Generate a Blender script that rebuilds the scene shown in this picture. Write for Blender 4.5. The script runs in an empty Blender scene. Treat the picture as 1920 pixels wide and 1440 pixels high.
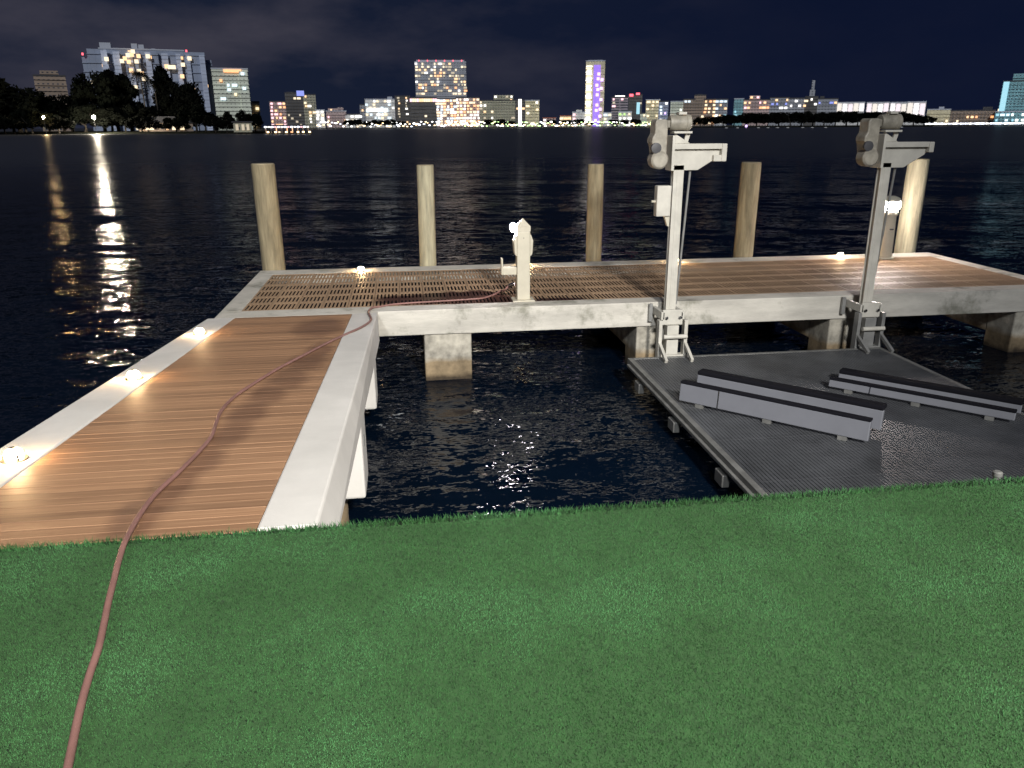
import bpy, bmesh, math, random
import numpy as np
from mathutils import Vector, Matrix

R = math.radians
sc = bpy.context.scene
COL = sc.collection
random.seed(7)
rng = np.random.default_rng(11)

# ------------------------------------------------------------------ camera
FPX, PITCH, ROLL, YAW, EYE = 1465.0, R(18.31), R(-0.305), R(7.56), Vector((0, 0, 3.12))
FW = Vector((math.sin(YAW) * math.cos(PITCH), math.cos(YAW) * math.cos(PITCH), -math.sin(PITCH)))
_rt = Vector((math.cos(YAW), -math.sin(YAW), 0)); _up = _rt.cross(FW)
RT = _rt * math.cos(ROLL) + _up * math.sin(ROLL)
UP = -_rt * math.sin(ROLL) + _up * math.cos(ROLL)
cd = bpy.data.cameras.new("camera"); cam = bpy.data.objects.new("camera", cd); COL.objects.link(cam)
cam.matrix_world = Matrix(((RT.x, UP.x, -FW.x, EYE.x), (RT.y, UP.y, -FW.y, EYE.y), (RT.z, UP.z, -FW.z, EYE.z), (0, 0, 0, 1)))
cd.sensor_width = 36; cd.lens = 36 * FPX / 1920; cd.clip_start = 0.05; cd.clip_end = 9000
sc.camera = cam

# ------------------------------------------------------------------ night sky
w = bpy.data.worlds.new("World"); sc.world = w; w.use_nodes = True
nt = w.node_tree; nt.nodes.clear()
def N(t, **k):
    n = nt.nodes.new(t)
    for a, b in k.items(): setattr(n, a, b)
    return n
def L(a, b): nt.links.new(a, b)
tc = N('ShaderNodeTexCoord')
mp = N('ShaderNodeMapping'); mp.inputs['Scale'].default_value = (1.6, 1.6, 4.2); mp.inputs['Location'].default_value = (0.35, 0.1, 0.2)
L(tc.outputs['Generated'], mp.inputs['Vector'])
nz = N('ShaderNodeTexNoise'); nz.inputs['Scale'].default_value = 2.3; nz.inputs['Detail'].default_value = 6; nz.inputs['Roughness'].default_value = .55
L(mp.outputs['Vector'], nz.inputs['Vector'])
cr = N('ShaderNodeValToRGB')
cr.color_ramp.elements[0].position = .44; cr.color_ramp.elements[0].color = (0, 0, 0, 1)
cr.color_ramp.elements[1].position = .66; cr.color_ramp.elements[1].color = (1, 1, 1, 1)
L(nz.outputs['Fac'], cr.inputs['Fac'])
sx = N('ShaderNodeSeparateXYZ'); L(tc.outputs['Generated'], sx.inputs['Vector'])
# cloud lit by the town lies towards the left of the view; the sky is clear on the right
mr = N('ShaderNodeMapRange'); mr.inputs['From Min'].default_value = .40; mr.inputs['From Max'].default_value = -.15
mr.inputs['To Min'].default_value = .05; mr.inputs['To Max'].default_value = 1.0
L(sx.outputs['X'], mr.inputs['Value'])
mu = N('ShaderNodeMath', operation='MULTIPLY'); L(cr.outputs['Color'], mu.inputs[0]); L(mr.outputs['Result'], mu.inputs[1])
base = N('ShaderNodeMix', data_type='RGBA'); base.inputs['A'].default_value = (.0092, .0138, .0310, 1); base.inputs['B'].default_value = (.0040, .0072, .0240, 1)
mr2 = N('ShaderNodeMapRange'); mr2.inputs['From Min'].default_value = -.2; mr2.inputs['From Max'].default_value = .45
L(sx.outputs['X'], mr2.inputs['Value']); L(mr2.outputs['Result'], base.inputs['Factor'])
mx = N('ShaderNodeMix', data_type='RGBA'); L(mu.outputs[0], mx.inputs['Factor']); L(base.outputs['Result'], mx.inputs['A'])
mx.inputs['B'].default_value = (.0440, .0425, .0610, 1)
bg = N('ShaderNodeBackground'); bg.inputs['Strength'].default_value = 1.0
L(mx.outputs['Result'], bg.inputs['Color'])
wo = N('ShaderNodeOutputWorld'); L(bg.outputs[0], wo.inputs['Surface'])

# ------------------------------------------------------------------ lights: faint moon/town glow, and the house's floodlight on the garden side
sd = bpy.data.lights.new("moon", 'SUN'); sd.energy = 1.5; sd.angle = R(4); sd.color = (.95, .97, 1)
so = bpy.data.objects.new("moon", sd); COL.objects.link(so); so.rotation_euler = (R(62), 0, R(-12))
fd = bpy.data.lights.new("garden_floodlight", 'SPOT'); fd.energy = 17500; fd.spot_size = R(53); fd.spot_blend = 1.0; fd.shadow_soft_size = .6
fd.color = (1, .965, .915)
fo = bpy.data.objects.new("garden_floodlight", fd); COL.objects.link(fo)
fo.location = (3.2, -6.5, 8.6)
fo.rotation_euler = (Vector((-.3, 7.5, .9)) - fo.location).to_track_quat('-Z', 'Y').to_euler()

sc.view_settings.view_transform = 'Standard'; sc.view_settings.look = 'None'
sc.view_settings.exposure = 0; sc.view_settings.gamma = 1
sc.cycles.use_denoising = True
sc.cycles.max_bounces = 6; sc.cycles.sample_clamp_indirect = 6.0
sc.cycles.caustics_reflective = False; sc.cycles.caustics_refractive = False

# ------------------------------------------------------------------ materials
M = {}
def mat(name, col, rough=.7, metal=0, var=0, vscale=3, vstretch=(1, 1, 1), bump=0, bscale=40, emit=None, estr=0, spec=.5, sample=True, rand=0, col2=None):
    m = bpy.data.materials.new(name); m.use_nodes = True; t = m.node_tree
    b = t.nodes['Principled BSDF']
    b.inputs['Base Color'].default_value = (*col, 1); b.inputs['Roughness'].default_value = rough; b.inputs['Metallic'].default_value = metal
    b.inputs['Specular IOR Level'].default_value = spec
    def n(x, **k):
        q = t.nodes.new(x)
        for a, c in k.items(): setattr(q, a, c)
        return q
    if var or bump or rand:
        tcn = n('ShaderNodeTexCoord'); mpn = n('ShaderNodeMapping'); mpn.inputs['Scale'].default_value = vstretch
        t.links.new(tcn.outputs['Object'], mpn.inputs['Vector'])
    last = None
    if var:
        no = n('ShaderNodeTexNoise'); no.inputs['Scale'].default_value = vscale; no.inputs['Detail'].default_value = 7; no.inputs['Roughness'].default_value = .62
        t.links.new(mpn.outputs['Vector'], no.inputs['Vector'])
        ra = n('ShaderNodeValToRGB'); ra.color_ramp.elements[0].position = .34; ra.color_ramp.elements[1].position = .66
        c2 = col2 or tuple(c * (1 - var) for c in col)
        ra.color_ramp.elements[0].color = (*c2, 1); ra.color_ramp.elements[1].color = (*[min(1, c * (1 + var * .35)) for c in col], 1)
        t.links.new(no.outputs['Fac'], ra.inputs['Fac']); last = ra.outputs['Color']
    if rand:
        oi = n('ShaderNodeObjectInfo'); mrn = n('ShaderNodeMapRange'); mrn.inputs['To Min'].default_value = 1 - rand; mrn.inputs['To Max'].default_value = 1 + rand
        t.links.new(oi.outputs['Random'], mrn.inputs['Value'])
        vm = n('ShaderNodeVectorMath', operation='SCALE')
        if last is not None: t.links.new(last, vm.inputs[0])
        else: vm.inputs[0].default_value = col
        t.links.new(mrn.outputs['Result'], vm.inputs['Scale']); last = vm.outputs['Vector']
    if last is not None: t.links.new(last, b.inputs['Base Color'])
    if bump:
        nb = n('ShaderNodeTexNoise'); nb.inputs['Scale'].default_value = bscale; nb.inputs['Detail'].default_value = 5
        t.links.new(mpn.outputs['Vector'], nb.inputs['Vector'])
        bp = n('ShaderNodeBump'); bp.inputs['Strength'].default_value = bump; bp.inputs['Distance'].default_value = .01
        t.links.new(nb.outputs['Fac'], bp.inputs['Height']); t.links.new(bp.outputs['Normal'], b.inputs['Normal'])
    if emit:
        b.inputs['Emission Color'].default_value = (*emit, 1); b.inputs['Emission Strength'].default_value = estr
        if not sample: m.cycles.emission_sampling = 'NONE'
    M[name] = m
    return m

mat('white_concrete', (.62, .60, .56), .75, var=.14, vscale=1.6, bump=.12, bscale=60)
mat('seawall_concrete', (.30, .29, .26), .85, var=.4, vscale=2, bump=.3)
mat('metal_white', (.52, .50, .44), .45, var=.18, vscale=4)
mat('metal_weathered', (.33, .305, .25), .5, var=.4, vscale=7)
mat('metal_grey', (.28, .28, .27), .42, metal=.35, var=.25, vscale=6)
mat('metal_dark', (.06, .06, .065), .5)
mat('plastic_white', (.50, .465, .37), .4, var=.1, vscale=6)
mat('steel', (.6, .6, .6), .25, metal=1)
mat('bunk_board', (.150, .155, .175), .5, var=.08, vscale=4)
mat('carpet_black', (.008, .008, .011), .95, spec=.08)
mat('lift_frame', (.20, .20, .19), .5, metal=.3, var=.35, vscale=5)
mat('pile_wood', (.28, .235, .145), .9, var=.45, vscale=5, vstretch=(3, 3, .35), bump=.6, bscale=14)
mat('pile_wood_pale', (.36, .335, .23), .9, var=.4, vscale=5, vstretch=(3, 3, .35), bump=.6, bscale=14)
mat('pile_top', (.34, .29, .19), .95, var=.5, vscale=20)
mat('hose_rubber', (.225, .115, .098), .55, var=.2, vscale=6)
mat('lamp_housing', (.16, .14, .11), .4, metal=.6)
mat('lens_warm', (1, .9, .7), .4, emit=(1, .66, .33), estr=330)
mat('lens_white', (1, 1, 1), .4, emit=(1, .93, .97), estr=420)
mat('lens_pedestal', (1, 1, 1), .4, emit=(1, .86, .80), estr=300)
mat('grating_metal', (.105, .11, .118), .5, metal=.3, var=.45, vscale=1.6)
mat('trunk', (.03, .025, .02), .9)
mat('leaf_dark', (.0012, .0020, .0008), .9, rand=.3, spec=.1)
mat('leaf_shore', (.020, .034, .012), .8, rand=.35)
mat('island_soil', (.006, .007, .004), .95, spec=.1)
mat('shore_soil', (.035, .035, .03), .95)
mat('float_white', (.6, .6, .6), .6)

# stained dock concrete: pale base, grey blotches, brown tide band near the water
def concrete_tide():
    m = mat('pier_concrete', (.44, .41, .34), .88, var=.55, vscale=4.5, bump=.5, bscale=24)
    t = m.node_tree; b = t.nodes['Principled BSDF']
    src = b.inputs['Base Color'].links[0].from_socket
    g = t.nodes.new('ShaderNodeNewGeometry'); s = t.nodes.new('ShaderNodeSeparateXYZ'); t.links.new(g.outputs['Position'], s.inputs[0])
    no = t.nodes.new('ShaderNodeTexNoise'); no.inputs['Scale'].default_value = 6; no.inputs['Detail'].default_value = 4
    t.links.new(g.outputs['Position'], no.inputs['Vector'])
    ad = t.nodes.new('ShaderNodeMath'); ad.operation = 'MULTIPLY_ADD'; ad.inputs[1].default_value = .12
    t.links.new(no.outputs['Fac'], ad.inputs[0]); t.links.new(s.outputs['Z'], ad.inputs[2])
    r = t.nodes.new('ShaderNodeValToRGB'); e = r.color_ramp.elements
    e[0].position = .10; e[0].color = (.12, .09, .06, 1); e[1].position = .17; e[1].color = (.55, .44, .31, 1)
    x = e.new(.30); x.color = (.62, .50, .36, 1); x = e.new(.38); x.color = (1, 1, 1, 1)
    t.links.new(ad.outputs[0], r.inputs['Fac'])
    mx = t.nodes.new('ShaderNodeMix'); mx.data_type = 'RGBA'; mx.blend_type = 'MULTIPLY'; mx.inputs['Factor'].default_value = 1
    t.links.new(src, mx.inputs['A']); t.links.new(r.outputs['Color'], mx.inputs['B']); t.links.new(mx.outputs['Result'], b.inputs['Base Color'])
concrete_tide()

def beam_concrete():
    m = mat('beam_concrete', (.52, .495, .435), .85, var=.24, vscale=2.2, vstretch=(.7, .7, 2.4), bump=.35, bscale=30)
    t = m.node_tree; b = t.nodes['Principled BSDF']; src = b.inputs['Base Color'].links[0].from_socket
    tcn = t.nodes.new('ShaderNodeTexCoord'); no = t.nodes.new('ShaderNodeTexNoise'); no.inputs['Scale'].default_value = 1.5; no.inputs['Detail'].default_value = 6; no.inputs['Roughness'].default_value = .7
    t.links.new(tcn.outputs['Object'], no.inputs['Vector'])
    r = t.nodes.new('ShaderNodeValToRGB'); e = r.color_ramp.elements; e[0].position = .53; e[0].color = (1, 1, 1, 1); e[1].position = .66; e[1].color = (.50, .51, .47, 1)
    t.links.new(no.outputs['Fac'], r.inputs['Fac'])
    mx = t.nodes.new('ShaderNodeMix'); mx.data_type = 'RGBA'; mx.blend_type = 'MULTIPLY'; mx.inputs['Factor'].default_value = 1
    t.links.new(src, mx.inputs['A']); t.links.new(r.outputs['Color'], mx.inputs['B']); t.links.new(mx.outputs['Result'], b.inputs['Base Color'])
beam_concrete()

def wood_boards(name, dark, light, patch):
    """Streaky deck boards running along X. stain(t, pos) -> socket 0..1 of dark patches, wet ones on the composite deck."""
    m = bpy.data.materials.new(name); m.use_nodes = True; t = m.node_tree; b = t.nodes['Principled BSDF']
    g = t.nodes.new('ShaderNodeNewGeometry'); oi = t.nodes.new('ShaderNodeObjectInfo')
    mp = t.nodes.new('ShaderNodeMapping'); mp.inputs['Scale'].default_value = (.8, 42, 1)
    t.links.new(g.outputs['Position'], mp.inputs['Vector'])
    # each board gets its own offset along its length
    cb = t.nodes.new('ShaderNodeCombineXYZ'); mm = t.nodes.new('ShaderNodeMath'); mm.operation = 'MULTIPLY'; mm.inputs[1].default_value = 40
    t.links.new(oi.outputs['Random'], mm.inputs[0]); t.links.new(mm.outputs[0], cb.inputs[0]); t.links.new(cb.outputs[0], mp.inputs['Location'])
    n1 = t.nodes.new('ShaderNodeTexNoise'); n1.inputs['Scale'].default_value = 1.7; n1.inputs['Detail'].default_value = 6; n1.inputs['Roughness'].default_value = .7
    t.links.new(mp.outputs['Vector'], n1.inputs['Vector'])
    r = t.nodes.new('ShaderNodeValToRGB'); e = r.color_ramp.elements
    e[0].position = .30; e[0].color = (*dark, 1); e[1].position = .72; e[1].color = (*light, 1)
    t.links.new(n1.outputs['Fac'], r.inputs['Fac'])
    mr = t.nodes.new('ShaderNodeMapRange'); mr.inputs['To Min'].default_value = .80; mr.inputs['To Max'].default_value = 1.20
    t.links.new(oi.outputs['Random'], mr.inputs['Value'])
    vm = t.nodes.new('ShaderNodeVectorMath'); vm.operation = 'SCALE'; t.links.new(r.outputs['Color'], vm.inputs[0]); t.links.new(mr.outputs['Result'], vm.inputs['Scale'])
    last = vm.outputs['Vector']
    fac = patch(t, g.outputs['Position'])
    mx = t.nodes.new('ShaderNodeMix'); mx.data_type = 'RGBA'; mx.blend_type = 'MULTIPLY'
    t.links.new(fac, mx.inputs['Factor']); t.links.new(last, mx.inputs['A']); mx.inputs['B'].default_value = PATCH_TINT[name]
    t.links.new(mx.outputs['Result'], b.inputs['Base Color'])
    rr = t.nodes.new('ShaderNodeMapRange'); rr.inputs['To Min'].default_value = .60; rr.inputs['To Max'].default_value = .42
    t.links.new(fac, rr.inputs['Value']); t.links.new(rr.outputs['Result'], b.inputs['Roughness'])
    bp = t.nodes.new('ShaderNodeBump'); bp.inputs['Strength'].default_value = .12; bp.inputs['Distance'].default_value = .004
    t.links.new(n1.outputs['Fac'], bp.inputs['Height']); t.links.new(bp.outputs['Normal'], b.inputs['Normal'])
    M[name] = m
PATCH_TINT = {'deck_wood': (.66, .64, .68, 1), 'deck_composite': (.17, .11, .12, 1)}
def blob_patch(t, pos, blobs, edge, nscale, nam):
    """soft max of ellipses (cx, cy, rx, ry), broken up by noise"""
    s = t.nodes.new('ShaderNodeSeparateXYZ'); t.links.new(pos, s.inputs[0])
    no = t.nodes.new('ShaderNodeTexNoise'); no.inputs['Scale'].default_value = nscale; no.inputs['Detail'].default_value = 5; t.links.new(pos, no.inputs['Vector'])
    out = None
    def ma(op, a, b):
        q = t.nodes.new('ShaderNodeMath'); q.operation = op
        for i, v in enumerate((a, b)):
            if isinstance(v, (int, float)): q.inputs[i].default_value = v
            else: t.links.new(v, q.inputs[i])
        return q.outputs[0]
    for cx, cy, rx, ry in blobs:
        dx = ma('DIVIDE', ma('SUBTRACT', s.outputs['X'], cx), rx); dy = ma('DIVIDE', ma('SUBTRACT', s.outputs['Y'], cy), ry)
        d = ma('SQRT', ma('ADD', ma('MULTIPLY', dx, dx), ma('MULTIPLY', dy, dy)), 0)
        v = ma('SUBTRACT', 1.0, d)
        out = v if out is None else ma('MAXIMUM', out, v)
    v = ma('ADD', out, ma('MULTIPLY', ma('SUBTRACT', no.outputs['Fac'], .5), nam))
    mr = t.nodes.new('ShaderNodeMapRange'); mr.inputs['From Min'].default_value = 0; mr.inputs['From Max'].default_value = edge
    t.links.new(v, mr.inputs['Value']); return mr.outputs['Result']
ST1 = [(-.95, 3.9 + .42 * i, .17 + .012 * i, .42) for i in range(0)]
# darker broken band along the hose on the sloping boards
HOSE_BAND = [(-1.27, 3.35, .16, .35), (-1.22, 3.75, .15, .38), (-1.17, 4.15, .14, .38), (-1.13, 4.6, .15, .42), (-1.10, 5.1, .16, .45), (-1.06, 5.6, .17, .45), (-.98, 6.1, .20, .5), (-.92, 6.7, .2, .5), (-.86, 7.2, .16, .5), (-1.0, 8.6, .35, .8)]
wood_boards('deck_wood', (.20, .105, .054), (.38, .22, .122), lambda t, p: blob_patch(t, p, HOSE_BAND, .5, 5, .8))
wood_boards('deck_composite', (.235, .148, .086), (.40, .275, .17), lambda t, p: blob_patch(t, p, [(.15, 10.25, .75, .36), (.75, 10.3, .75, .5), (1.1, 10.05, .55, .28), (1.75, 9.98, .7, .12)], .25, 9, .9))

def water_mat():
    m = bpy.data.materials.new('sea_water'); m.use_nodes = True; t = m.node_tree; b = t.nodes['Principled BSDF']
    b.inputs['Base Color'].default_value = (.0010, .0022, .0045, 1); b.inputs['Roughness'].default_value = .06; b.inputs['IOR'].default_value = 1.33; b.inputs['Specular IOR Level'].default_value = .30
    g = t.nodes.new('ShaderNodeNewGeometry')
    ln = t.nodes.new('ShaderNodeVectorMath'); ln.operation = 'LENGTH'; t.links.new(g.outputs['Position'], ln.inputs[0])
    fade = t.nodes.new('ShaderNodeMapRange'); fade.inputs['From Min'].default_value = 8; fade.inputs['From Max'].default_value = 170; fade.inputs['To Min'].default_value = 1; fade.inputs['To Max'].default_value = .12
    t.links.new(ln.outputs['Value'], fade.inputs['Value'])
    # ripples too small to see far out spread the reflection instead
    ro = t.nodes.new('ShaderNodeMapRange'); ro.inputs['From Min'].default_value = 9; ro.inputs['From Max'].default_value = 95; ro.inputs['To Min'].default_value = .05; ro.inputs['To Max'].default_value = .31
    t.links.new(ln.outputs['Value'], ro.inputs['Value']); t.links.new(ro.outputs['Result'], b.inputs['Roughness'])
    acc = None
    for scale, ax, ay, det, off in (((1.0, 3.2, 1), .06, .26, 2, 13), ((4.6, 12, 1), .22, .46, 2, 31), ((15, 29, 1), .26, .34, 1, 57)):
        mp = t.nodes.new('ShaderNodeMapping'); mp.inputs['Scale'].default_value = scale; mp.inputs['Location'].default_value = (off, off, 0); mp.inputs['Rotation'].default_value = (0, 0, R(9))
        t.links.new(g.outputs['Position'], mp.inputs['Vector'])
        no = t.nodes.new('ShaderNodeTexNoise'); no.inputs['Scale'].default_value = 1; no.inputs['Detail'].default_value = det; no.inputs['Distortion'].default_value = .4
        t.links.new(mp.outputs['Vector'], no.inputs['Vector'])
        s = t.nodes.new('ShaderNodeVectorMath'); s.operation = 'SUBTRACT'; s.inputs[1].default_value = (.5, .5, .5); t.links.new(no.outputs['Color'], s.inputs[0])
        k = t.nodes.new('ShaderNodeVectorMath'); k.operation = 'MULTIPLY'; k.inputs[1].default_value = (ax * 2, ay * 2, 0); t.links.new(s.outputs[0], k.inputs[0])
        if acc is None: acc = k.outputs[0]
        else:
            a = t.nodes.new('ShaderNodeVectorMath'); a.operation = 'ADD'; t.links.new(acc, a.inputs[0]); t.links.new(k.outputs[0], a.inputs[1]); acc = a.outputs[0]
    fs = t.nodes.new('ShaderNodeVectorMath'); fs.operation = 'SCALE'; t.links.new(acc, fs.inputs[0]); t.links.new(fade.outputs['Result'], fs.inputs['Scale'])
    a = t.nodes.new('ShaderNodeVectorMath'); a.operation = 'ADD'; t.links.new(g.outputs['Normal'], a.inputs[1]); t.links.new(fs.outputs[0], a.inputs[0])
    nn = t.nodes.new('ShaderNodeVectorMath'); nn.operation = 'NORMALIZE'; t.links.new(a.outputs[0], nn.inputs[0]); t.links.new(nn.outputs[0], b.inputs['Normal'])
    # wave facets that can be seen lean towards the eye, so the mirror share stays low even far out
    df = t.nodes.new('ShaderNodeBsdfDiffuse'); df.inputs['Color'].default_value = (.0012, .0042, .0105, 1)
    gl = t.nodes.new('ShaderNodeBsdfGlossy'); gl.inputs['Color'].default_value = (1, 1, 1, 1)
    t.links.new(ro.outputs['Result'], gl.inputs['Roughness']); t.links.new(nn.outputs[0], gl.inputs['Normal'])
    fr = t.nodes.new('ShaderNodeFresnel'); fr.inputs['IOR'].default_value = 1.33; t.links.new(nn.outputs[0], fr.inputs['Normal'])
    hf = t.nodes.new('ShaderNodeMath'); hf.operation = 'MULTIPLY'; hf.inputs[1].default_value = .7; t.links.new(fr.outputs[0], hf.inputs[0])
    cap = t.nodes.new('ShaderNodeMath'); cap.operation = 'MINIMUM'; cap.inputs[1].default_value = .29; t.links.new(hf.outputs[0], cap.inputs[0])
    ms = t.nodes.new('ShaderNodeMixShader'); t.links.new(cap.outputs[0], ms.inputs[0]); t.links.new(df.outputs[0], ms.inputs[1]); t.links.new(gl.outputs[0], ms.inputs[2])
    t.links.new(ms.outputs[0], t.nodes['Material Output'].inputs['Surface']); t.nodes.remove(b)
    M['sea_water'] = m
water_mat()

def grass_mat():
    m = bpy.data.materials.new('turf'); m.use_nodes = True; t = m.node_tree; b = t.nodes['Principled BSDF']
    b.inputs['Roughness'].default_value = .6; b.inputs['Specular IOR Level'].default_value = .25
    g = t.nodes.new('ShaderNodeNewGeometry'); at = t.nodes.new('ShaderNodeAttribute'); at.attribute_name = 'shade'
    no = t.nodes.new('ShaderNodeTexNoise'); no.inputs['Scale'].default_value = 1.8; no.inputs['Detail'].default_value = 6; no.inputs['Roughness'].default_value = .62
    t.links.new(g.outputs['Position'], no.inputs['Vector'])
    r = t.nodes.new('ShaderNodeValToRGB'); e = r.color_ramp.elements
    e[0].position = .36; e[0].color = (.034, .104, .030, 1); e[1].position = .64; e[1].color = (.082, .246, .086, 1)
    x = e.new(.5); x.color = (.055, .168, .051, 1)
    t.links.new(no.outputs['Fac'], r.inputs['Fac'])
    vm = t.nodes.new('ShaderNodeVectorMath'); vm.operation = 'SCALE'; t.links.new(r.outputs['Color'], vm.inputs[0]); t.links.new(at.outputs['Fac'], vm.inputs['Scale'])
    t.links.new(vm.outputs[0], b.inputs['Base Color'])
    k = t.nodes.new('ShaderNodeVectorMath'); k.operation = 'SCALE'; k.inputs['Scale'].default_value = .10; t.links.new(g.outputs['Normal'], k.inputs[0])
    a = t.nodes.new('ShaderNodeVectorMath'); a.operation = 'ADD'; a.inputs[1].default_value = (0, 0, 1); t.links.new(k.outputs[0], a.inputs[0])
    nn = t.nodes.new('ShaderNodeVectorMath'); nn.operation = 'NORMALIZE'; t.links.new(a.outputs[0], nn.inputs[0]); t.links.new(nn.outputs[0], b.inputs['Normal'])
    M['turf'] = m
grass_mat()
mat('turf_backing', (.026, .078, .020), .95, var=.3, vscale=30)

def facade(name, wallc, cell=(4.0, 3.4), glassc=(.05, .055, .07), mort=.34):
    m = bpy.data.materials.new(name); m.use_nodes = True; t = m.node_tree; b = t.nodes['Principled BSDF']; b.inputs['Roughness'].default_value = .6
    tcn = t.nodes.new('ShaderNodeTexCoord'); s = t.nodes.new('ShaderNodeSeparateXYZ'); t.links.new(tcn.outputs['Object'], s.inputs[0])
    ad = t.nodes.new('ShaderNodeMath'); ad.operation = 'ADD'; t.links.new(s.outputs['X'], ad.inputs[0]); t.links.new(s.outputs['Y'], ad.inputs[1])
    c = t.nodes.new('ShaderNodeCombineXYZ'); t.links.new(ad.outputs[0], c.inputs[0]); t.links.new(s.outputs['Z'], c.inputs[1])
    br = t.nodes.new('ShaderNodeTexBrick'); br.offset = 0; br.inputs['Scale'].default_value = 1
    br.inputs['Brick Width'].default_value = cell[0]; br.inputs['Row Height'].default_value = cell[1]; br.inputs['Mortar Size'].default_value = mort * cell[1]
    br.inputs['Mortar Smooth'].default_value = 0
    br.inputs['Color1'].default_value = (*glassc, 1); br.inputs['Color2'].default_value = (*[x * 1.6 for x in glassc], 1); br.inputs['Mortar'].default_value = (*wallc, 1)
    t.links.new(c.outputs[0], br.inputs['Vector'])
    no = t.nodes.new('ShaderNodeTexNoise'); no.inputs['Scale'].default_value = .05; t.links.new(tcn.outputs['Object'], no.inputs['Vector'])
    mr = t.nodes.new('ShaderNodeMapRange'); mr.inputs['To Min'].default_value = .55; mr.inputs['To Max'].default_value = 1.35; t.links.new(no.outputs['Fac'], mr.inputs['Value'])
    vm = t.nodes.new('ShaderNodeVectorMath'); vm.operation = 'SCALE'; t.links.new(br.outputs['Color'], vm.inputs[0]); t.links.new(mr.outputs['Result'], vm.inputs['Scale'])
    t.links.new(vm.outputs[0], b.inputs['Base Color'])
    M[name] = m
facade('facade_blue_grey', (.40, .45, .58), glassc=(.14, .16, .22)); facade('facade_pale', (.74, .78, .66), mort=.42); facade('condo_pier', (.56, .63, .80), cell=(40, 3.4), glassc=(.34, .38, .48)); facade('facade_condo', (.30, .35, .46), cell=(5.2, 300), glassc=(.10, .12, .17), mort=.0085); facade('facade_tower', (.36, .38, .43), glassc=(.13, .14, .17)); facade('facade_grey', (.36, .38, .42))
facade('facade_cream', (.75, .68, .46), mort=.44); facade('facade_brown', (.34, .26, .2)); facade('facade_dark', (.10, .095, .09)); facade('facade_olive', (.42, .41, .31))
facade('facade_teal', (.25, .50, .55)); facade('facade_pink', (.55, .42, .40)); facade('facade_white', (.8, .8, .78), mort=.44); facade('facade_stripe', (.42, .36, .40), cell=(60, 3.6), mort=.25)
mat('roof_dark', (.06, .06, .065), .8); mat('roof_pale', (.45, .48, .55), .8); mat('roof_red', (.35, .12, .08), .8)
def glow(name, c, s): mat(name, (.3, .3, .3), .5, emit=c, estr=s, sample=False)
for _n, _c, _s in (('warm', (1, .60, .29), 1.5), ('soft', (1, .80, .52), 1.35), ('white', (1, .96, .90), 2.0), ('cool', (.72, .88, 1), 1.3), ('orange', (1, .44, .17), 1.5), ('dim', (.85, .70, .46), .6),
                   ('cyan', (.36, .80, .95), .85), ('purple', (.30, .10, 1), .85), ('violet', (.70, .45, 1), 2.0), ('red', (1, .08, .13), 2.2), ('blue', (.25, .32, 1), .85), ('green', (.55, .95, .22), 1.1), ('pink', (1, .56, .62), 1.6)):
    glow('light_' + _n, _c, _s)
mat('flood_warm', (1, 1, 1), .5, emit=(1, .86, .66), estr=4000); mat('flood_amber', (1, 1, 1), .5, emit=(1, .70, .34), estr=420)
glow('bay_white', (1, .95, .97), 1.15); glow('bay_pink', (1, .84, .90), .95); glow('bay_cream', (1, .90, .80), .88)
glow('shore_white', (1, .97, .93), 7.5); glow('shore_warm', (1, .70, .36), 5); glow('shore_green', (.60, 1, .36), 3.0); glow('shore_cool', (.80, .85, 1), 6)

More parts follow.
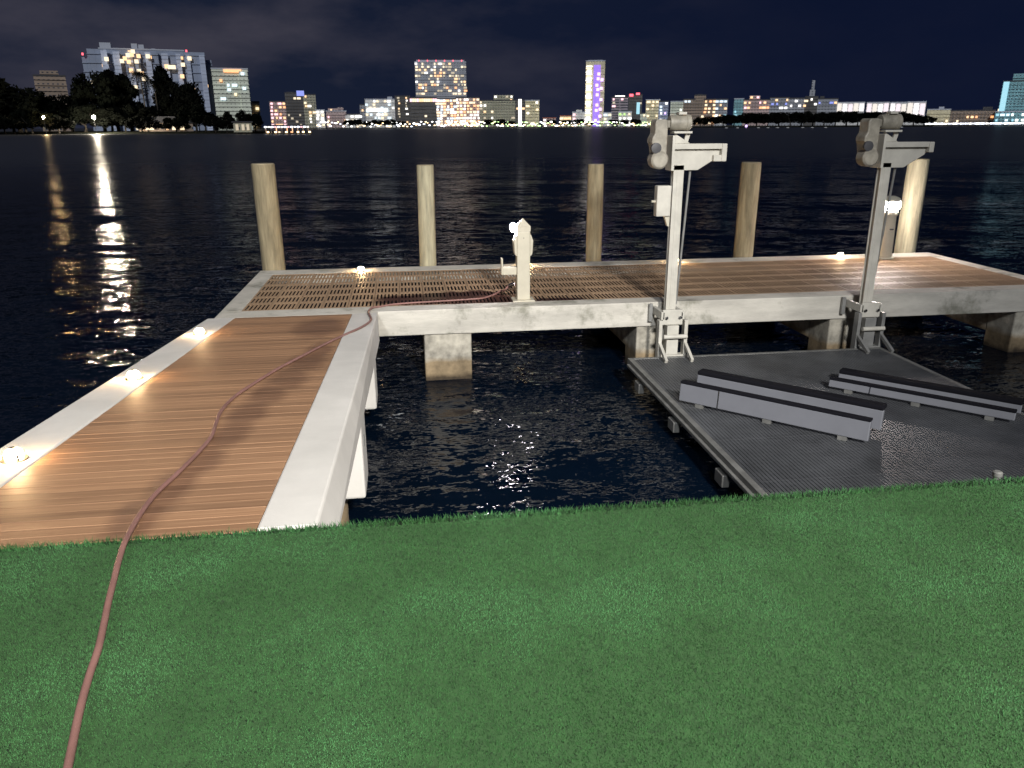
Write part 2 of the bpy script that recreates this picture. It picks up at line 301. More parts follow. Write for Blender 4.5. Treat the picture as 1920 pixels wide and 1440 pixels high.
# ------------------------------------------------------------------ mesh helpers
class MB:
    def __init__(s): s.v = []; s.f = []
    def add(s, vs, fs):
        o = len(s.v); s.v += [tuple(v) for v in vs]; s.f += [tuple(i + o for i in f) for f in fs]; return s
    def box(s, x0, x1, y0, y1, z0, z1):
        return s.add([(x0, y0, z0), (x1, y0, z0), (x1, y1, z0), (x0, y1, z0), (x0, y0, z1), (x1, y0, z1), (x1, y1, z1), (x0, y1, z1)],
                     [(0, 3, 2, 1), (4, 5, 6, 7), (0, 1, 5, 4), (1, 2, 6, 5), (2, 3, 7, 6), (3, 0, 4, 7)])
    def hexa(s, p): return s.add(p, [(0, 3, 2, 1), (4, 5, 6, 7), (0, 1, 5, 4), (1, 2, 6, 5), (2, 3, 7, 6), (3, 0, 4, 7)])
    def prism(s, pts, z0, z1):
        n = len(pts); vs = [(x, y, z0) for x, y in pts] + [(x, y, z1) for x, y in pts]
        return s.add(vs, [tuple(range(n))[::-1], tuple(range(n, 2 * n))] + [(i, (i + 1) % n, n + (i + 1) % n, n + i) for i in range(n)])
    def extr(s, pts, axis, a, b):
        """outline pts in the plane normal to axis, extruded from a to b. axis 'y': pts (x,z); 'x': pts (y,z)"""
        n = len(pts)
        mk = (lambda p, q: (p[0], q, p[1])) if axis == 'y' else (lambda p, q: (q, p[0], p[1]))
        vs = [mk(p, a) for p in pts] + [mk(p, b) for p in pts]
        return s.add(vs, [tuple(range(n)), tuple(range(n, 2 * n))[::-1]] + [(i, n + i, n + (i + 1) % n, (i + 1) % n) for i in range(n)])
    def lathe(s, prof, c=(0, 0, 0), axis='z', n=20):
        def mk(r, h, a):
            u, v = r * math.cos(a), r * math.sin(a)
            p = (u, v, h) if axis == 'z' else ((h, u, v) if axis == 'x' else (v, h, u))
            return (p[0] + c[0], p[1] + c[1], p[2] + c[2])
        vs = [mk(r, h, 2 * math.pi * k / n) for r, h in prof for k in range(n)]; fs = []
        for i in range(len(prof) - 1):
            for k in range(n): fs.append((i * n + k, i * n + (k + 1) % n, (i + 1) * n + (k + 1) % n, (i + 1) * n + k))
        fs.append(tuple(range(n))[::-1]); fs.append(tuple((len(prof) - 1) * n + k for k in range(n)))
        return s.add(vs, fs)
    def bar(s, a, b, wd, ht):
        a, b = Vector(a), Vector(b); d = (b - a).normalized(); x = d.cross(Vector((0, 0, 1)))
        if x.length < 1e-4: x = Vector((1, 0, 0))
        x.normalize(); u = x.cross(d).normalized(); x *= wd / 2; u *= ht / 2
        return s.hexa([a - x - u, a + x - u, b + x - u, b - x - u, a - x + u, a + x + u, b + x + u, b - x + u])
    def tube(s, pts, r, n=10):
        P = [Vector(p) for p in pts]; rings = []
        for i, p in enumerate(P):
            d = (P[min(i + 1, len(P) - 1)] - P[max(i - 1, 0)]).normalized(); x = d.cross(Vector((0, 0, 1)))
            if x.length < 1e-4: x = Vector((1, 0, 0))
            x.normalize(); u = x.cross(d)
            rr = r[i] if isinstance(r, (list, tuple)) else r
            rings.append([p + (x * math.cos(2 * math.pi * k / n) + u * math.sin(2 * math.pi * k / n)) * rr for k in range(n)])
        vs = [q for g in rings for q in g]; fs = []
        for i in range(len(P) - 1):
            for k in range(n): fs.append((i * n + k, i * n + (k + 1) % n, (i + 1) * n + (k + 1) % n, (i + 1) * n + k))
        fs.append(tuple(range(n))[::-1]); fs.append(tuple((len(P) - 1) * n + k for k in range(n)))
        return s.add(vs, fs)
    def build(s, name, m, parent=None, off=None, smooth=False, bevel=0, local=False):
        me = bpy.data.meshes.new(name)
        o = Vector((0, 0, 0)) if (parent is None or local) else (parent['_o'] if '_o' in parent else Vector((0, 0, 0)))
        o = Vector(o)
        me.from_pydata([tuple(Vector(v) - o) for v in s.v], [], s.f); me.validate()
        bm = bmesh.new(); bm.from_mesh(me); bmesh.ops.recalc_face_normals(bm, faces=bm.faces); bm.to_mesh(me); bm.free()
        if smooth:
            for p in me.polygons: p.use_smooth = True
            try: me.set_sharp_from_angle(angle=R(40))
            except Exception: pass
        me.materials.append(M[m])
        ob = bpy.data.objects.new(name, me); COL.objects.link(ob)
        if parent is not None: ob.parent = parent
        if parent is not None and '_o' in parent: ob['_o'] = parent['_o']
        if bevel:
            b = ob.modifiers.new('bevel', 'BEVEL'); b.width = bevel; b.segments = 2; b.limit_method = 'ANGLE'
        return ob
def tag(o, label, cat, group=None, kind=None):
    if label: o['label'] = label
    if cat: o['category'] = cat
    if group: o['group'] = group
    if kind: o['kind'] = kind
    return o
def thing(name, label, cat, loc, group=None, rz=0):
    """Empty at the thing's base; parts are given in world coordinates and stored relative to it"""
    o = bpy.data.objects.new(name, None); COL.objects.link(o); o.location = loc; o.rotation_euler = (0, 0, rz); o.empty_display_size = .2
    o['_o'] = tuple(loc)
    return tag(o, label, cat, group)
def struct(o): o['kind'] = 'structure'; return o
def copy_part(o, parent, **k):
    c = o.copy(); COL.objects.link(c); c.parent = parent
    for a, b in k.items(): setattr(c, a, b)
    return c
def copy_thing(root, loc, rz=0, label=None, scale=None):
    r = root.copy(); COL.objects.link(r); r.location = loc; r.rotation_euler = (0, 0, rz)
    if scale: r.scale = scale
    if label: r['label'] = label
    for ch in list(root.children):
        c = copy_part(ch, r)
        for g in list(ch.children): copy_part(g, c)
    return r
def ray(px, py): return FW + RT * ((px - 960) / FPX) + UP * ((720 - py) / FPX)
def onz(px, py, z):
    d = ray(px, py); return EYE + d * ((z - EYE.z) / d.z)

# ================================================================== SETTING: water, lawn
def water():
    """wind waves as real geometry: short ripples near the garden, only the longer waves kept where the mesh gets coarser"""
    q = .0045; nr = int(math.log(1160 / 2.6) / q); az = np.radians(np.arange(-72, 84, .24)); r = 2.6 * np.exp(q * np.arange(nr))
    RR, AA = np.meshgrid(r, az, indexing='ij'); X = (RR * np.sin(AA)).ravel(); Y = (RR * np.cos(AA)).ravel(); C = (RR * q).ravel()
    Z = np.zeros_like(X); g = np.random.default_rng(3); n = 64
    lam = np.exp(np.linspace(math.log(.28), math.log(13), n))
    for i, l in enumerate(lam):
        th = g.normal(R(12), R(34)); k = 2 * math.pi / l
        slope = WAVE * math.sqrt(2.0 / n) * (.8 if l < 1.6 else .36)
        ph = g.uniform(0, 6.28); wt = np.clip((l / C - 3.2) / 3.2, 0, 1)
        Z += wt * slope / k * np.sin(k * (X * math.sin(th) + Y * math.cos(th)) + ph + .6 * np.sin(.21 * k * (X * math.cos(th) - Y * math.sin(th)) + ph * 3))
    na = len(az); X2 = np.concatenate([X, 6000 * np.sin(az)]); Y2 = np.concatenate([Y, 6000 * np.cos(az)]); Z2 = np.concatenate([Z, np.zeros(na)])
    V = np.stack([X2, Y2, Z2], 1).astype(np.float32); rows = nr + 1
    I = np.arange(rows - 1)[:, None] * na + np.arange(na - 1)[None, :]; I = I.ravel()
    F = np.stack([I, I + na, I + na + 1, I + 1], 1).astype(np.int32); nf = len(F)
    me = bpy.data.meshes.new('water'); me.vertices.add(len(V)); me.vertices.foreach_set('co', V.ravel())
    me.loops.add(nf * 4); me.loops.foreach_set('vertex_index', F.ravel())
    me.polygons.add(nf); me.polygons.foreach_set('loop_start', np.arange(0, nf * 4, 4, dtype=np.int32)); me.polygons.foreach_set('loop_total', np.full(nf, 4, dtype=np.int32))
    me.polygons.foreach_set('use_smooth', np.ones(nf, dtype=bool)); me.update(); me.validate()
    if me.polygons[0].normal.z < 0: me.flip_normals()
    me.materials.append(M['sea_water']); o = bpy.data.objects.new('water', me); COL.objects.link(o); struct(o)
WAVE = .055
water()
LAWN_Z, EDGE = 1.455, 3.13
struct(MB().box(-30, 30, -25, EDGE, LAWN_Z - .25, LAWN_Z).build('lawn', 'turf_backing'))
sw = MB().box(-30, 30, EDGE - .35, EDGE - .02, -1.2, LAWN_Z - .25).build('seawall', 'seawall_concrete')
tag(sw, 'pale concrete seawall dropping from the turf edge to the dark water', 'seawall')

def grass():
    def region(n, x0, x1, y0, y1, h, wd):
        x = rng.uniform(x0, x1, n); y = rng.uniform(y0, y1, n); z = np.full(n, LAWN_Z - .002)
        a = rng.uniform(0, 2 * np.pi, n); hh = h * rng.uniform(.55, 1.25, n); ww = wd * rng.uniform(.7, 1.3, n)
        la = rng.uniform(0, 2 * np.pi, n); lean = hh * np.abs(rng.normal(.45, .3, n))
        dx, dy = np.cos(a) * ww / 2, np.sin(a) * ww / 2
        p0 = np.stack([x - dx, y - dy, z], 1); p1 = np.stack([x + dx, y + dy, z], 1)
        p2 = np.stack([x + np.cos(la) * lean, y + np.sin(la) * lean, z + hh], 1)
        return np.stack([p0, p1, p2], 1).reshape(-1, 3), np.repeat(np.clip(rng.normal(1, .085, n), .7, 1.3), 3)
    parts = [region(900000, -3.3, 4.6, 1.2, EDGE, .0085, .0030), region(14000, -3.3, 6, EDGE - .03, EDGE + .006, .026, .004),
             region(90000, 4.6, 8.5, 1.2, EDGE, .017, .006), region(90000, -7, -3.3, 1.2, EDGE, .017, .006), region(60000, -6, 7, -3, 1.2, .026, .009)]
    V = np.concatenate([p[0] for p in parts]); S = np.concatenate([p[1] for p in parts]); n = len(V)
    me = bpy.data.meshes.new('grass'); me.vertices.add(n); me.vertices.foreach_set('co', V.astype(np.float32).ravel())
    me.loops.add(n); me.loops.foreach_set('vertex_index', np.arange(n, dtype=np.int32))
    me.polygons.add(n // 3); me.polygons.foreach_set('loop_start', np.arange(0, n, 3, dtype=np.int32)); me.polygons.foreach_set('loop_total', np.full(n // 3, 3, dtype=np.int32))
    at = me.attributes.new('shade', 'FLOAT', 'POINT'); at.data.foreach_set('value', S.astype(np.float32)); me.update(); me.validate()
    me.materials.append(M['turf'])
    o = bpy.data.objects.new('grass', me); COL.objects.link(o)
    tag(o, 'short green turf covering the foreground up to the water edge', 'grass', kind='stuff')
grass()

# ================================================================== SLOPING WALKWAY
DZ = .94
SL = (1.462 - DZ) / (9.53 - EDGE)
def rz(y): return 1.462 - SL * (y - EDGE)
def slab(x0, x1, y0, y1, t0, b0, t1=None, b1=None):
    """box following the slope: top offset t, bottom offset b at near end (0) and far end (1)"""
    t1 = t0 if t1 is None else t1; b1 = b0 if b1 is None else b1
    p = [(x, y, rz(y) + (b0 if y == y0 else b1)) for x, y in ((x0, y0), (x1, y0), (x1, y1), (x0, y1))]
    p += [(x, y, rz(y) + (t0 if y == y0 else t1)) for x, y in ((x0, y0), (x1, y0), (x1, y1), (x0, y1))]
    return MB().hexa(p)
ramp = thing('walkway', 'sloping brown board walkway between white concrete curbs, from turf to dock', 'walkway', (-1.4, 6.3, 0))
slab(-2.41, -2.09, EDGE + .008, 9.527, .006, -.20, .004, -.30).build('curb', 'white_concrete', ramp, bevel=.012)
RC = []
for x_t, x_b, y, tp, bt in ((-.447, -.392, EDGE + .008, .006, -.19), (-.402, -.392, 9.527, .004, -.36)):
    RC.append([(-.705, y, rz(y) + bt), (x_b, y, rz(y) + bt), (x_t, y, rz(y) + tp), (-.705, y, rz(y) + tp)])
(a0, a1, a2, a3), (c0, c1, c2, c3) = RC
MB().hexa([a0, a1, c1, c0, a3, a2, c2, c3]).build('curb', 'white_concrete', ramp, bevel=.012)
slab(-2.085, -.71, EDGE, 9.52, -.035, -.16).build('support_slab', 'beam_concrete', ramp)
NB = 70; step = (9.525 - EDGE) / NB
bd = MB().box(-.6905, .6905, -step / 2 + .0006, step / 2 - .0006, -.03, 0)
b0 = bd.build('deck_board', 'deck_wood', None); b0.parent = ramp; b0.location = (-1.3975 + 1.4, EDGE + step / 2 - 6.3, rz(EDGE + step / 2)); b0.rotation_euler = (-math.atan(SL), 0, 0)
bv = b0.modifiers.new('bevel', 'BEVEL'); bv.width = .0018; bv.segments = 1
for i in range(1, NB):
    y = EDGE + step * (i + .5); copy_part(b0, ramp, location=(.0025, y - 6.3, rz(y) + random.uniform(-.001, .001)))
for (y0, y1, zb, zt) in ((5.53, 5.98, .40, rz(5.98) - .175), (7.98, 8.42, .24, rz(8.42) - .175)):
    MB().box(-2.40, -.402, y0, y1, zb, zt).build('pile_cap', 'white_concrete', ramp, bevel=.02)
    for x in (-.72, -2.05):
        MB().lathe([(.15, -1.5), (.15, zb + .01)], (x, (y0 + y1) / 2 + .05, 0)).build('pile', 'pier_concrete', ramp, smooth=True)
# mounting stain on the side of the near pile cap
MB().box(-.402, -.396, 5.66, 5.72, .78, .86).build('bracket_plate', 'metal_grey', ramp)

# ================================================================== DOCK
dock = thing('dock', 'concrete dock across the water with slotted brown deck panels and pale edge beams', 'dock', (3.4, 11.2, 0))
MB().prism([(-2.34, 9.53), (-.4, 9.53), (-.4, 9.6), (9.19, 9.6), (9.19, 9.9), (-2.34, 9.9)], .62, DZ).build('edge_beam', 'beam_concrete', dock, bevel=.012)
MB().box(-2.34, 9.19, 12.45, 12.83, .62, DZ).build('edge_beam', 'beam_concrete', dock, bevel=.012)
MB().box(-2.34, -2.09, 9.9, 12.45, .62, DZ - .001).build('edge_beam', 'beam_concrete', dock, bevel=.01)
MB().box(8.96, 9.19, 9.9, 12.45, .62, DZ - .001).build('edge_beam', 'beam_concrete', dock, bevel=.01)
# slotted panels
NP, PX0, PX1, PY0, PY1 = 34, -2.088, 8.958, 9.903, 12.447
pw = (PX1 - PX0) / NP
def panel_mesh():
    m = MB(); nslot, nrow = 6, 6; gap = .003
    xs = [gap]
    cell = (pw - 2 * gap - .024) / nslot
    for k in range(nslot):
        c = gap + .012 + cell * (k + .5); xs += [c - .0118, c + .0118]
    xs.append(pw - gap)
    Lp = PY1 - PY0; rp = Lp / nrow; ys = [0]
    for k in range(nrow): ys += [rp * k + .058, rp * (k + 1) - .058]
    ys.append(Lp)
    nx, ny = len(xs), len(ys)
    for z in (0, -.007): m.v += [(x - pw / 2, y - Lp / 2, z) for y in ys for x in xs]
    T = nx * ny
    hole = lambda i, j: 0 <= i < nx - 1 and 0 <= j < ny - 1 and i % 2 == 1 and j % 2 == 1
    for j in range(ny - 1):
        for i in range(nx - 1):
            a = j * nx + i; q = (a, a + 1, a + nx + 1, a + nx)
            if not hole(i, j): m.f += [q, tuple(k + T for k in q[::-1])]
            else:
                for u in range(4):
                    p, r = q[u], q[(u + 1) % 4]; m.f.append((p, r, r + T, p + T))
    for i in range(nx - 1):
        m.f.append((i, i + T, i + 1 + T, i + 1)); a = (ny - 1) * nx + i; m.f.append((a, a + 1, a + 1 + T, a + T))
    for j in range(ny - 1):
        a = j * nx; m.f.append((a, a + nx, a + nx + T, a + T)); a = j * nx + nx - 1; m.f.append((a, a + T, a + nx + T, a + nx))
    return m
p0 = panel_mesh().build('deck_panel', 'deck_composite'); p0.parent = dock
pc = (PY0 + PY1) / 2 - 11.2
p0.location = (PX0 + pw / 2 - 3.4, pc, DZ - .004)
for i in range(1, NP): copy_part(p0, dock, location=(PX0 + pw * (i + .5) - 3.4, pc, DZ - .004 + random.uniform(-.0015, .0015)))
for y in (10.75, 11.6): MB().box(-2.08, 8.95, y - .05, y + .05, .72, .898).build('joist', 'carpet_black', dock)
for x0, x1 in ((.16, .76), (2.93, 3.5), (5.62, 6.2), (8.38, 8.95)):
    MB().box(x0, x1, 9.63, 10.15, -1.5, .625).build('pier_column', 'pier_concrete', dock, bevel=.02)
    MB().box(x0 + .003, x1 - .003, 10.15, 12.6, .22, .622).build('cross_beam', 'pier_concrete', dock, bevel=.01)
    MB().box(x0, x1, 12.35, 12.8, -1.5, .22).build('pier_column', 'pier_concrete', dock, bevel=.02)

# ================================================================== DOCK MARKER LIGHTS
def marker(loc, label, rzv=0):
    t = thing('marker_light', label, 'dock light', loc, 'low marker lights along the dock edges', rzv)
    MB().lathe([(.062, 0), (.062, .008), (.05, .012), (.046, .014)]).build('base_plate', 'lamp_housing', t, smooth=True, local=True)
    MB().lathe([(.042, .0145), (.044, .020), (.042, .038), (.034, .052), (.020, .060), (.004, .063)], n=16).build('lens', 'lens_warm', t, smooth=True, local=True)
    MB().lathe([(.014, .0635), (.014, .068), (.008, .070), (.002, .071)]).build('cap', 'lamp_housing', t, smooth=True, local=True)
    for k in range(4):
        MB().box(.0435, .050, -.006, .006, .0142, .0400).build('rib', 'lamp_housing', t, local=True).rotation_euler = (0, 0, R(45 + 90 * k))
    t.scale = (1.1, 1.1, 1.1)
    return t
ml = marker((-2.215, 8.37, rz(8.37) + .006), 'farthest lit marker light on the left walkway curb, nearest the dock corner')
copy_thing(ml, (-2.215, 6.30, rz(6.30) + .006), label='middle lit marker light on the left walkway curb')
copy_thing(ml, (-2.215, 4.32, rz(4.32) + .006), label='nearest lit marker light on the left walkway curb, at the picture edge')
copy_thing(ml, (-.742, 12.55, DZ + .001), label='lit marker light on the back dock edge between the two left pilings')
copy_thing(ml, (1.93, 12.56, DZ + .001), label='lit marker light on the back dock edge, half hidden behind the white power pedestal')
copy_thing(ml, (4.43, 12.53, DZ + .001), label='lit marker light on the back dock edge just right of the nearer lift post')
copy_thing(ml, (7.39, 12.60, DZ + .001), label='lit marker light on the back dock edge just left of the farther lift post')

# ================================================================== MOORING PILINGS
def piling(x, y, r, ztop, m, label, lean=(0, 0)):
    t = thing('mooring_piling', label, 'piling', (x, y, -1.5), 'wooden mooring pilings behind the dock')
    pr = [(r * (1.02 + random.uniform(-.015, .015)) * (1 - .03 * k / 14), -1.5 + (ztop + 1.5) * k / 14) for k in range(15)]
    mb = MB().lathe(pr, (x, y, 0), n=28)
    mb.v = [(a + lean[0] * max(0, c), b + lean[1] * max(0, c), c) for a, b, c in mb.v]
    mb.build('trunk', m, t, smooth=True)
    mt = MB().lathe([(r * .965, ztop - .004), (r * .95, ztop + .012), (r * .4, ztop + .016)], (x + lean[0] * ztop, y + lean[1] * ztop, 0), n=28).build('cut_top', 'pile_top', t, smooth=True)
    return t
piling(-2.155, 13.06, .180, 2.565, 'pile_wood', 'thick brown mooring piling at the left end of the dock', (-.007, 0))
piling(.325, 12.99, .138, 2.52, 'pile_wood_pale', 'pale slim mooring piling behind the left half of the dock', (.008, 0))
piling(3.13, 12.98, .132, 2.50, 'pile_wood', 'slimmest mooring piling, between the power pedestal and the nearer lift post')
piling(5.82, 13.04, .165, 2.50, 'pile_wood', 'brown mooring piling between the two lift posts', (.004, 0))
piling(9.0, 13.23, .175, 2.515, 'pile_wood_pale', 'pale mooring piling behind the round-headed lamp pedestal on the right', (.004, 0))

# ================================================================== POWER PEDESTALS
pd = thing('power_pedestal', 'square white power pedestal with pointed cap and a lamp on its left side', 'power pedestal', (1.475, 9.99, DZ))
px, py = 1.475, 9.99
MB().box(px - .145, px + .145, py - .125, py + .125, DZ + .001, DZ + .018).build('base_plate', 'plastic_white', pd, bevel=.004)
MB().box(px - .084, px + .084, py - .084, py + .084, DZ + .018, 1.845).build('body', 'plastic_white', pd, bevel=.01)
cp = MB(); cp.box(px - .088, px + .088, py - .088, py + .088, 1.846, 1.90)
cp.add([(px - .092, py - .092, 1.90), (px + .092, py - .092, 1.90), (px + .092, py + .092, 1.90), (px - .092, py + .092, 1.90), (px, py, 2.0)], [(3, 2, 1, 0), (0, 1, 4), (1, 2, 4), (2, 3, 4), (3, 0, 4)])
cp.build('cap', 'plastic_white', pd)
for s in (-1, 1):
    f = lambda u: px + s * (.0845 + u)
    MB().extr([(f(0), 1.80), (f(.012), 1.80), (f(.040), 1.72), (f(.030), 1.56), (f(.012), 1.53), (f(0), 1.53)], 'y', py - .08, py + .08).build('outlet_cover', 'plastic_white', pd, bevel=.006)
MB().lathe([(.014, -.035), (.036, -.026), (.042, .015), (.030, .048), (.008, .058)], (px - .127, py - .012, 1.885), n=16).build('lamp', 'lens_white', pd, smooth=True)
MB().lathe([(.010, -.06), (.010, 0)], (px - .09, py - .012, 1.83), 'x', 10).build('lamp_arm', 'plastic_white', pd, smooth=True)
hb = MB().box(px - .265, px - .0855, py - .05, py + .05, 1.285, 1.385); hb.box(px - .285, px - .262, py - .045, py + .045, 1.285, 1.50)
hb.build('hose_hanger', 'plastic_white', pd, bevel=.008)
MB().lathe([(.006, -.004), (.006, .003)], (px, py - .085, 1.76), 'y', 8).build('screw', 'metal_dark', pd)

p2 = thing('power_pedestal', 'tapering white dock pedestal with a glowing round head beside the farther lift post', 'power pedestal', (8.03, 12.36, DZ))
qx, qy = 8.03, 12.36
MB().lathe([(.165, DZ + .001), (.165, DZ + .02), (.132, DZ + .024), (.128, DZ + .3), (.116, 1.66)], (qx, qy, 0), n=28).build('body', 'plastic_white', p2, smooth=True)
MB().lathe([(.120, 1.661), (.136, 1.665), (.140, 1.71), (.128, 1.745)], (qx, qy, 0), n=28).build('collar', 'plastic_white', p2, smooth=True)
MB().lathe([(.105, 1.747), (.150, 1.775), (.160, 1.84), (.150, 1.89)], (qx, qy, 0), n=28).build('lamp', 'lens_pedestal', p2, smooth=True)
MB().lathe([(.155, 1.891), (.160, 1.90), (.130, 1.945), (.06, 1.975), (.005, 1.98)], (qx, qy, 0), n=28).build('cap', 'plastic_white', p2, smooth=True)
MB().box(qx - .18, qx - .122, qy - .06, qy + .06, 1.40, 1.60).build('outlet_cover', 'plastic_white', p2, bevel=.01)
MB().box(qx - .03, qx + .03, qy - .140, qy - .116, 1.43, 1.45).build('handle', 'metal_dark', p2)

# ================================================================== BOAT LIFT POSTS
def lift_post(X, label, box, arm_w):
    Y = 9.34
    t = thing('lift_post', label, 'lift post', (X, Y, -1.5), 'boat lift posts on the dock front')
    fl = MB().box(X - .064, X + .064, Y - .045, Y - .031, -1.4, 2.66); fl.box(X - .064, X + .064, Y + .031, Y + .045, -1.4, 2.66); fl.box(X - .050, X + .050, Y - .031, Y + .031, -1.4, 2.66)
    fl.box(X - .02, X + .02, Y - .050, Y - .045, .2, 2.6)
    post = fl.build('post', 'metal_white', t, bevel=.004)
    # dock mounting collar with bolts
    c = MB().box(X - .13, X + .13, Y - .15, Y - .112, .735, .925); c.box(X - .15, X - .105, Y - .15, Y + .235, .80, .90); c.box(X + .105, X + .15, Y - .15, Y + .235, .80, .90)
    col = c.build('mounting_collar', 'metal_white', t, bevel=.006)
    for s in (-1, 1):
        MB().lathe([(.02, -.18), (.02, -.15)], (X + s * .085, Y, .83), 'y', 6).build('bolt', 'steel', col)
    MB().box(X - .20, X - .153, Y + .19, Y + .236, .70, .93).build('side_plate', 'metal_grey', t, bevel=.004)
    # top arm: flanged beam on a tapering web, capped at its tip
    a = MB(); tip = X + .54
    a.box(X - .11, tip - .02, Y - .095, Y + .095, 2.842, 2.905)
    a.extr([(X - .10, 2.60), (X + .23, 2.60), (tip - .05, 2.755), (tip - .05, 2.84), (X - .10, 2.84)], 'y', Y - .045, Y + .045)
    a.box(X - .12, X - .085, Y - .115, Y + .115, 2.60, 3.0)
    a.extr([(X - .06, 2.905), (X + .13, 2.905), (X - .06, 3.02)], 'y', Y - .02, Y + .02)
    arm = a.build('arm', 'metal_white', t, bevel=.006)
    ac = MB().box(tip - .045, tip + .018, Y - .11, Y + .11, 2.70 if arm_w else 2.78, 2.905)
    if arm_w: ac.box(tip - .14, tip + .015, Y - .10, Y + .10, 2.70, 2.775)
    ac.build('arm_cap', 'metal_white', t, bevel=.01)
    MB().lathe([(.03, -.04), (.05, -.035), (.05, .035), (.03, .04)], (tip - .11, Y, 2.81), 'y', 16).build('sheave', 'metal_dark', t, smooth=True)
    # winch: gearbox, motor lying across it, drum underneath
    g = MB().extr([(X - .34, 2.88), (X - .31, 2.70), (X - .20, 2.70), (X - .175, 2.80), (X - .175, 3.16), (X - .20, 3.18), (X - .31, 3.18), (X - .33, 3.15), (X - .33, 3.02), (X - .36, 2.97), (X - .36, 2.92)], 'y', Y - .09, Y + .12)
    g.box(X - .176, X - .13, Y - .05, Y + .07, 3.08, 3.17)
    gb = g.build('gearbox', 'metal_weathered', t, bevel=.02)
    MB().lathe([(.03, -.13), (.085, -.13), (.105, -.11), (.105, .04), (.085, .06)], (X - .265, Y, 2.725), 'y', 24).build('drum', 'metal_weathered', t, smooth=True)
    MB().lathe([(.04, -.10), (.06, -.10), (.06, -.135), (.02, -.14)], (X - .315, Y + .01, 2.86), 'y', 18).build('drum_opening', 'metal_dark', gb, smooth=True)
    mo = MB().lathe([(.05, -.11), (.082, -.105), (.086, -.06), (.086, .09), (.092, .095), (.092, .14), (.07, .16), (.02, .165)], (X - .03, Y + .01, 3.14), 'x', 24)
    motor = mo.build('motor', 'metal_weathered', t, smooth=True)
    MB().box(X - .04, X + .06, Y - .05, Y + .06, 3.228, 3.26).build('terminal_box', 'metal_white', motor, bevel=.008)
    MB().box(X - .09, X + .13, Y - .07, Y + .08, 3.020, 3.045).build('motor_shelf', 'metal_white', t, bevel=.004)
    MB().bar((X + .10, Y, 3.02), (X + .07, Y, 2.905), .03, .05).build('shelf_strut', 'metal_white', t)
    MB().tube([(X + .165, Y + .02, 2.62), (X + .10, Y + .06, .95)], .014, 8).build('cable', 'metal_grey', t, smooth=True)
    if box:
        b = MB().box(X - .275, X - .10, Y - .12, Y - .0, 2.07, 2.43).build('switch_box', 'metal_white', t, bevel=.012)
        MB().box(X - .325, X - .276, Y - .08, Y - .055, 2.235, 2.26).build('switch_handle', 'plastic_white', b)
        MB().extr([(X - .16, 2.069), (X - .10, 2.069), (X - .10, 1.95), (X - .12, 1.95)], 'y', Y - .09, Y - .03).build('conduit', 'plastic_white', b)
    return t
lift_post(3.255, 'pale boat lift post with switch box, winch motor and capped arm, nearer the walkway', True, True)
lift_post(5.91, 'grey-lit boat lift post without switch box, in front of the glowing pedestal', False, False)

# ================================================================== LIFT PLATFORM
PZ = .335
pf = thing('lift_platform', 'low grey ribbed boat lift platform hanging just above the water', 'boat lift platform', (4.4, 6.8, 0))
X0, X1, Y0, Y1 = 2.68, 6.10, 4.55, 9.15
fr = MB()
fr.box(X0, X0 + .06, Y0, Y1, PZ - .12, PZ + .004); fr.box(X1 - .06, X1, Y0, Y1, PZ - .12, PZ + .004)
fr.box(X0 + .06, X1 - .06, Y0, Y0 + .06, PZ - .12, PZ + .003); fr.box(X0 + .06, X1 - .06, Y1 - .06, Y1, PZ - .12, PZ + .003)
for y in (5.6, 6.7, 7.8, 8.6): fr.box(X0 + .06, X1 - .06, y - .04, y + .04, PZ - .12, PZ - .018)
fr.build('frame', 'lift_frame', pf, bevel=.005)
MB().box(X0 - .035, X0 - .001, Y0, Y1 - .1, PZ - .075, PZ - .045).build('rub_rail', 'lift_frame', pf, bevel=.004)
for y in (8.55, 7.3, 6.0, 5.1): MB().box(X0 - .05, X0 + .02, y - .09, y + .09, PZ - .24, PZ - .121).build('float_bracket', 'lift_frame', pf, bevel=.01)
bands = [Y0 + .06 + k * (Y1 - Y0 - .12) / 5 for k in range(6)]
pitch = .036; n = int((X1 - X0 - .12) / pitch)
for k in range(5):
    gm = MB(); ya, yb = bands[k] + .003, bands[k + 1] - .003
    for i in range(n):
        x = X0 + .06 + (i + .5) * (X1 - X0 - .12) / n
        gm.box(x - .0145, x + .0145, ya, yb, PZ - .016, PZ)
    q = ya + .01
    while q < yb: gm.box(X0 + .061, X1 - .061, q, q + .014, PZ - .017, PZ - .004); q += .075
    gm.build('grating', 'grating_metal', pf)
for X in (3.255, 5.91):
    Y = 9.36
    cm = MB()
    for s in (-1, 1):
        xa = X + s * .165
        cm.box(xa - .022, xa + .022, Y - .22, Y - .115, PZ - .1, .80)
        cm.bar((xa, Y - .20, PZ + .17), (xa, Y - .50, PZ + .02), .036, .05)
    cm.box(X - .143, X + .143, Y - .22, Y - .118, PZ - .1, PZ + .02)
    cm.box(X - .075, X + .075, Y - .205, Y - .118, PZ + .021, .73)
    ca = cm.build('carriage', 'metal_white' if X < 4 else 'metal_grey', pf, bevel=.004)
    MB().lathe([(.028, -.15), (.028, .15)], (X + .02, Y - .245, .60), 'x', 12).build('roller', 'metal_white', ca, smooth=True)

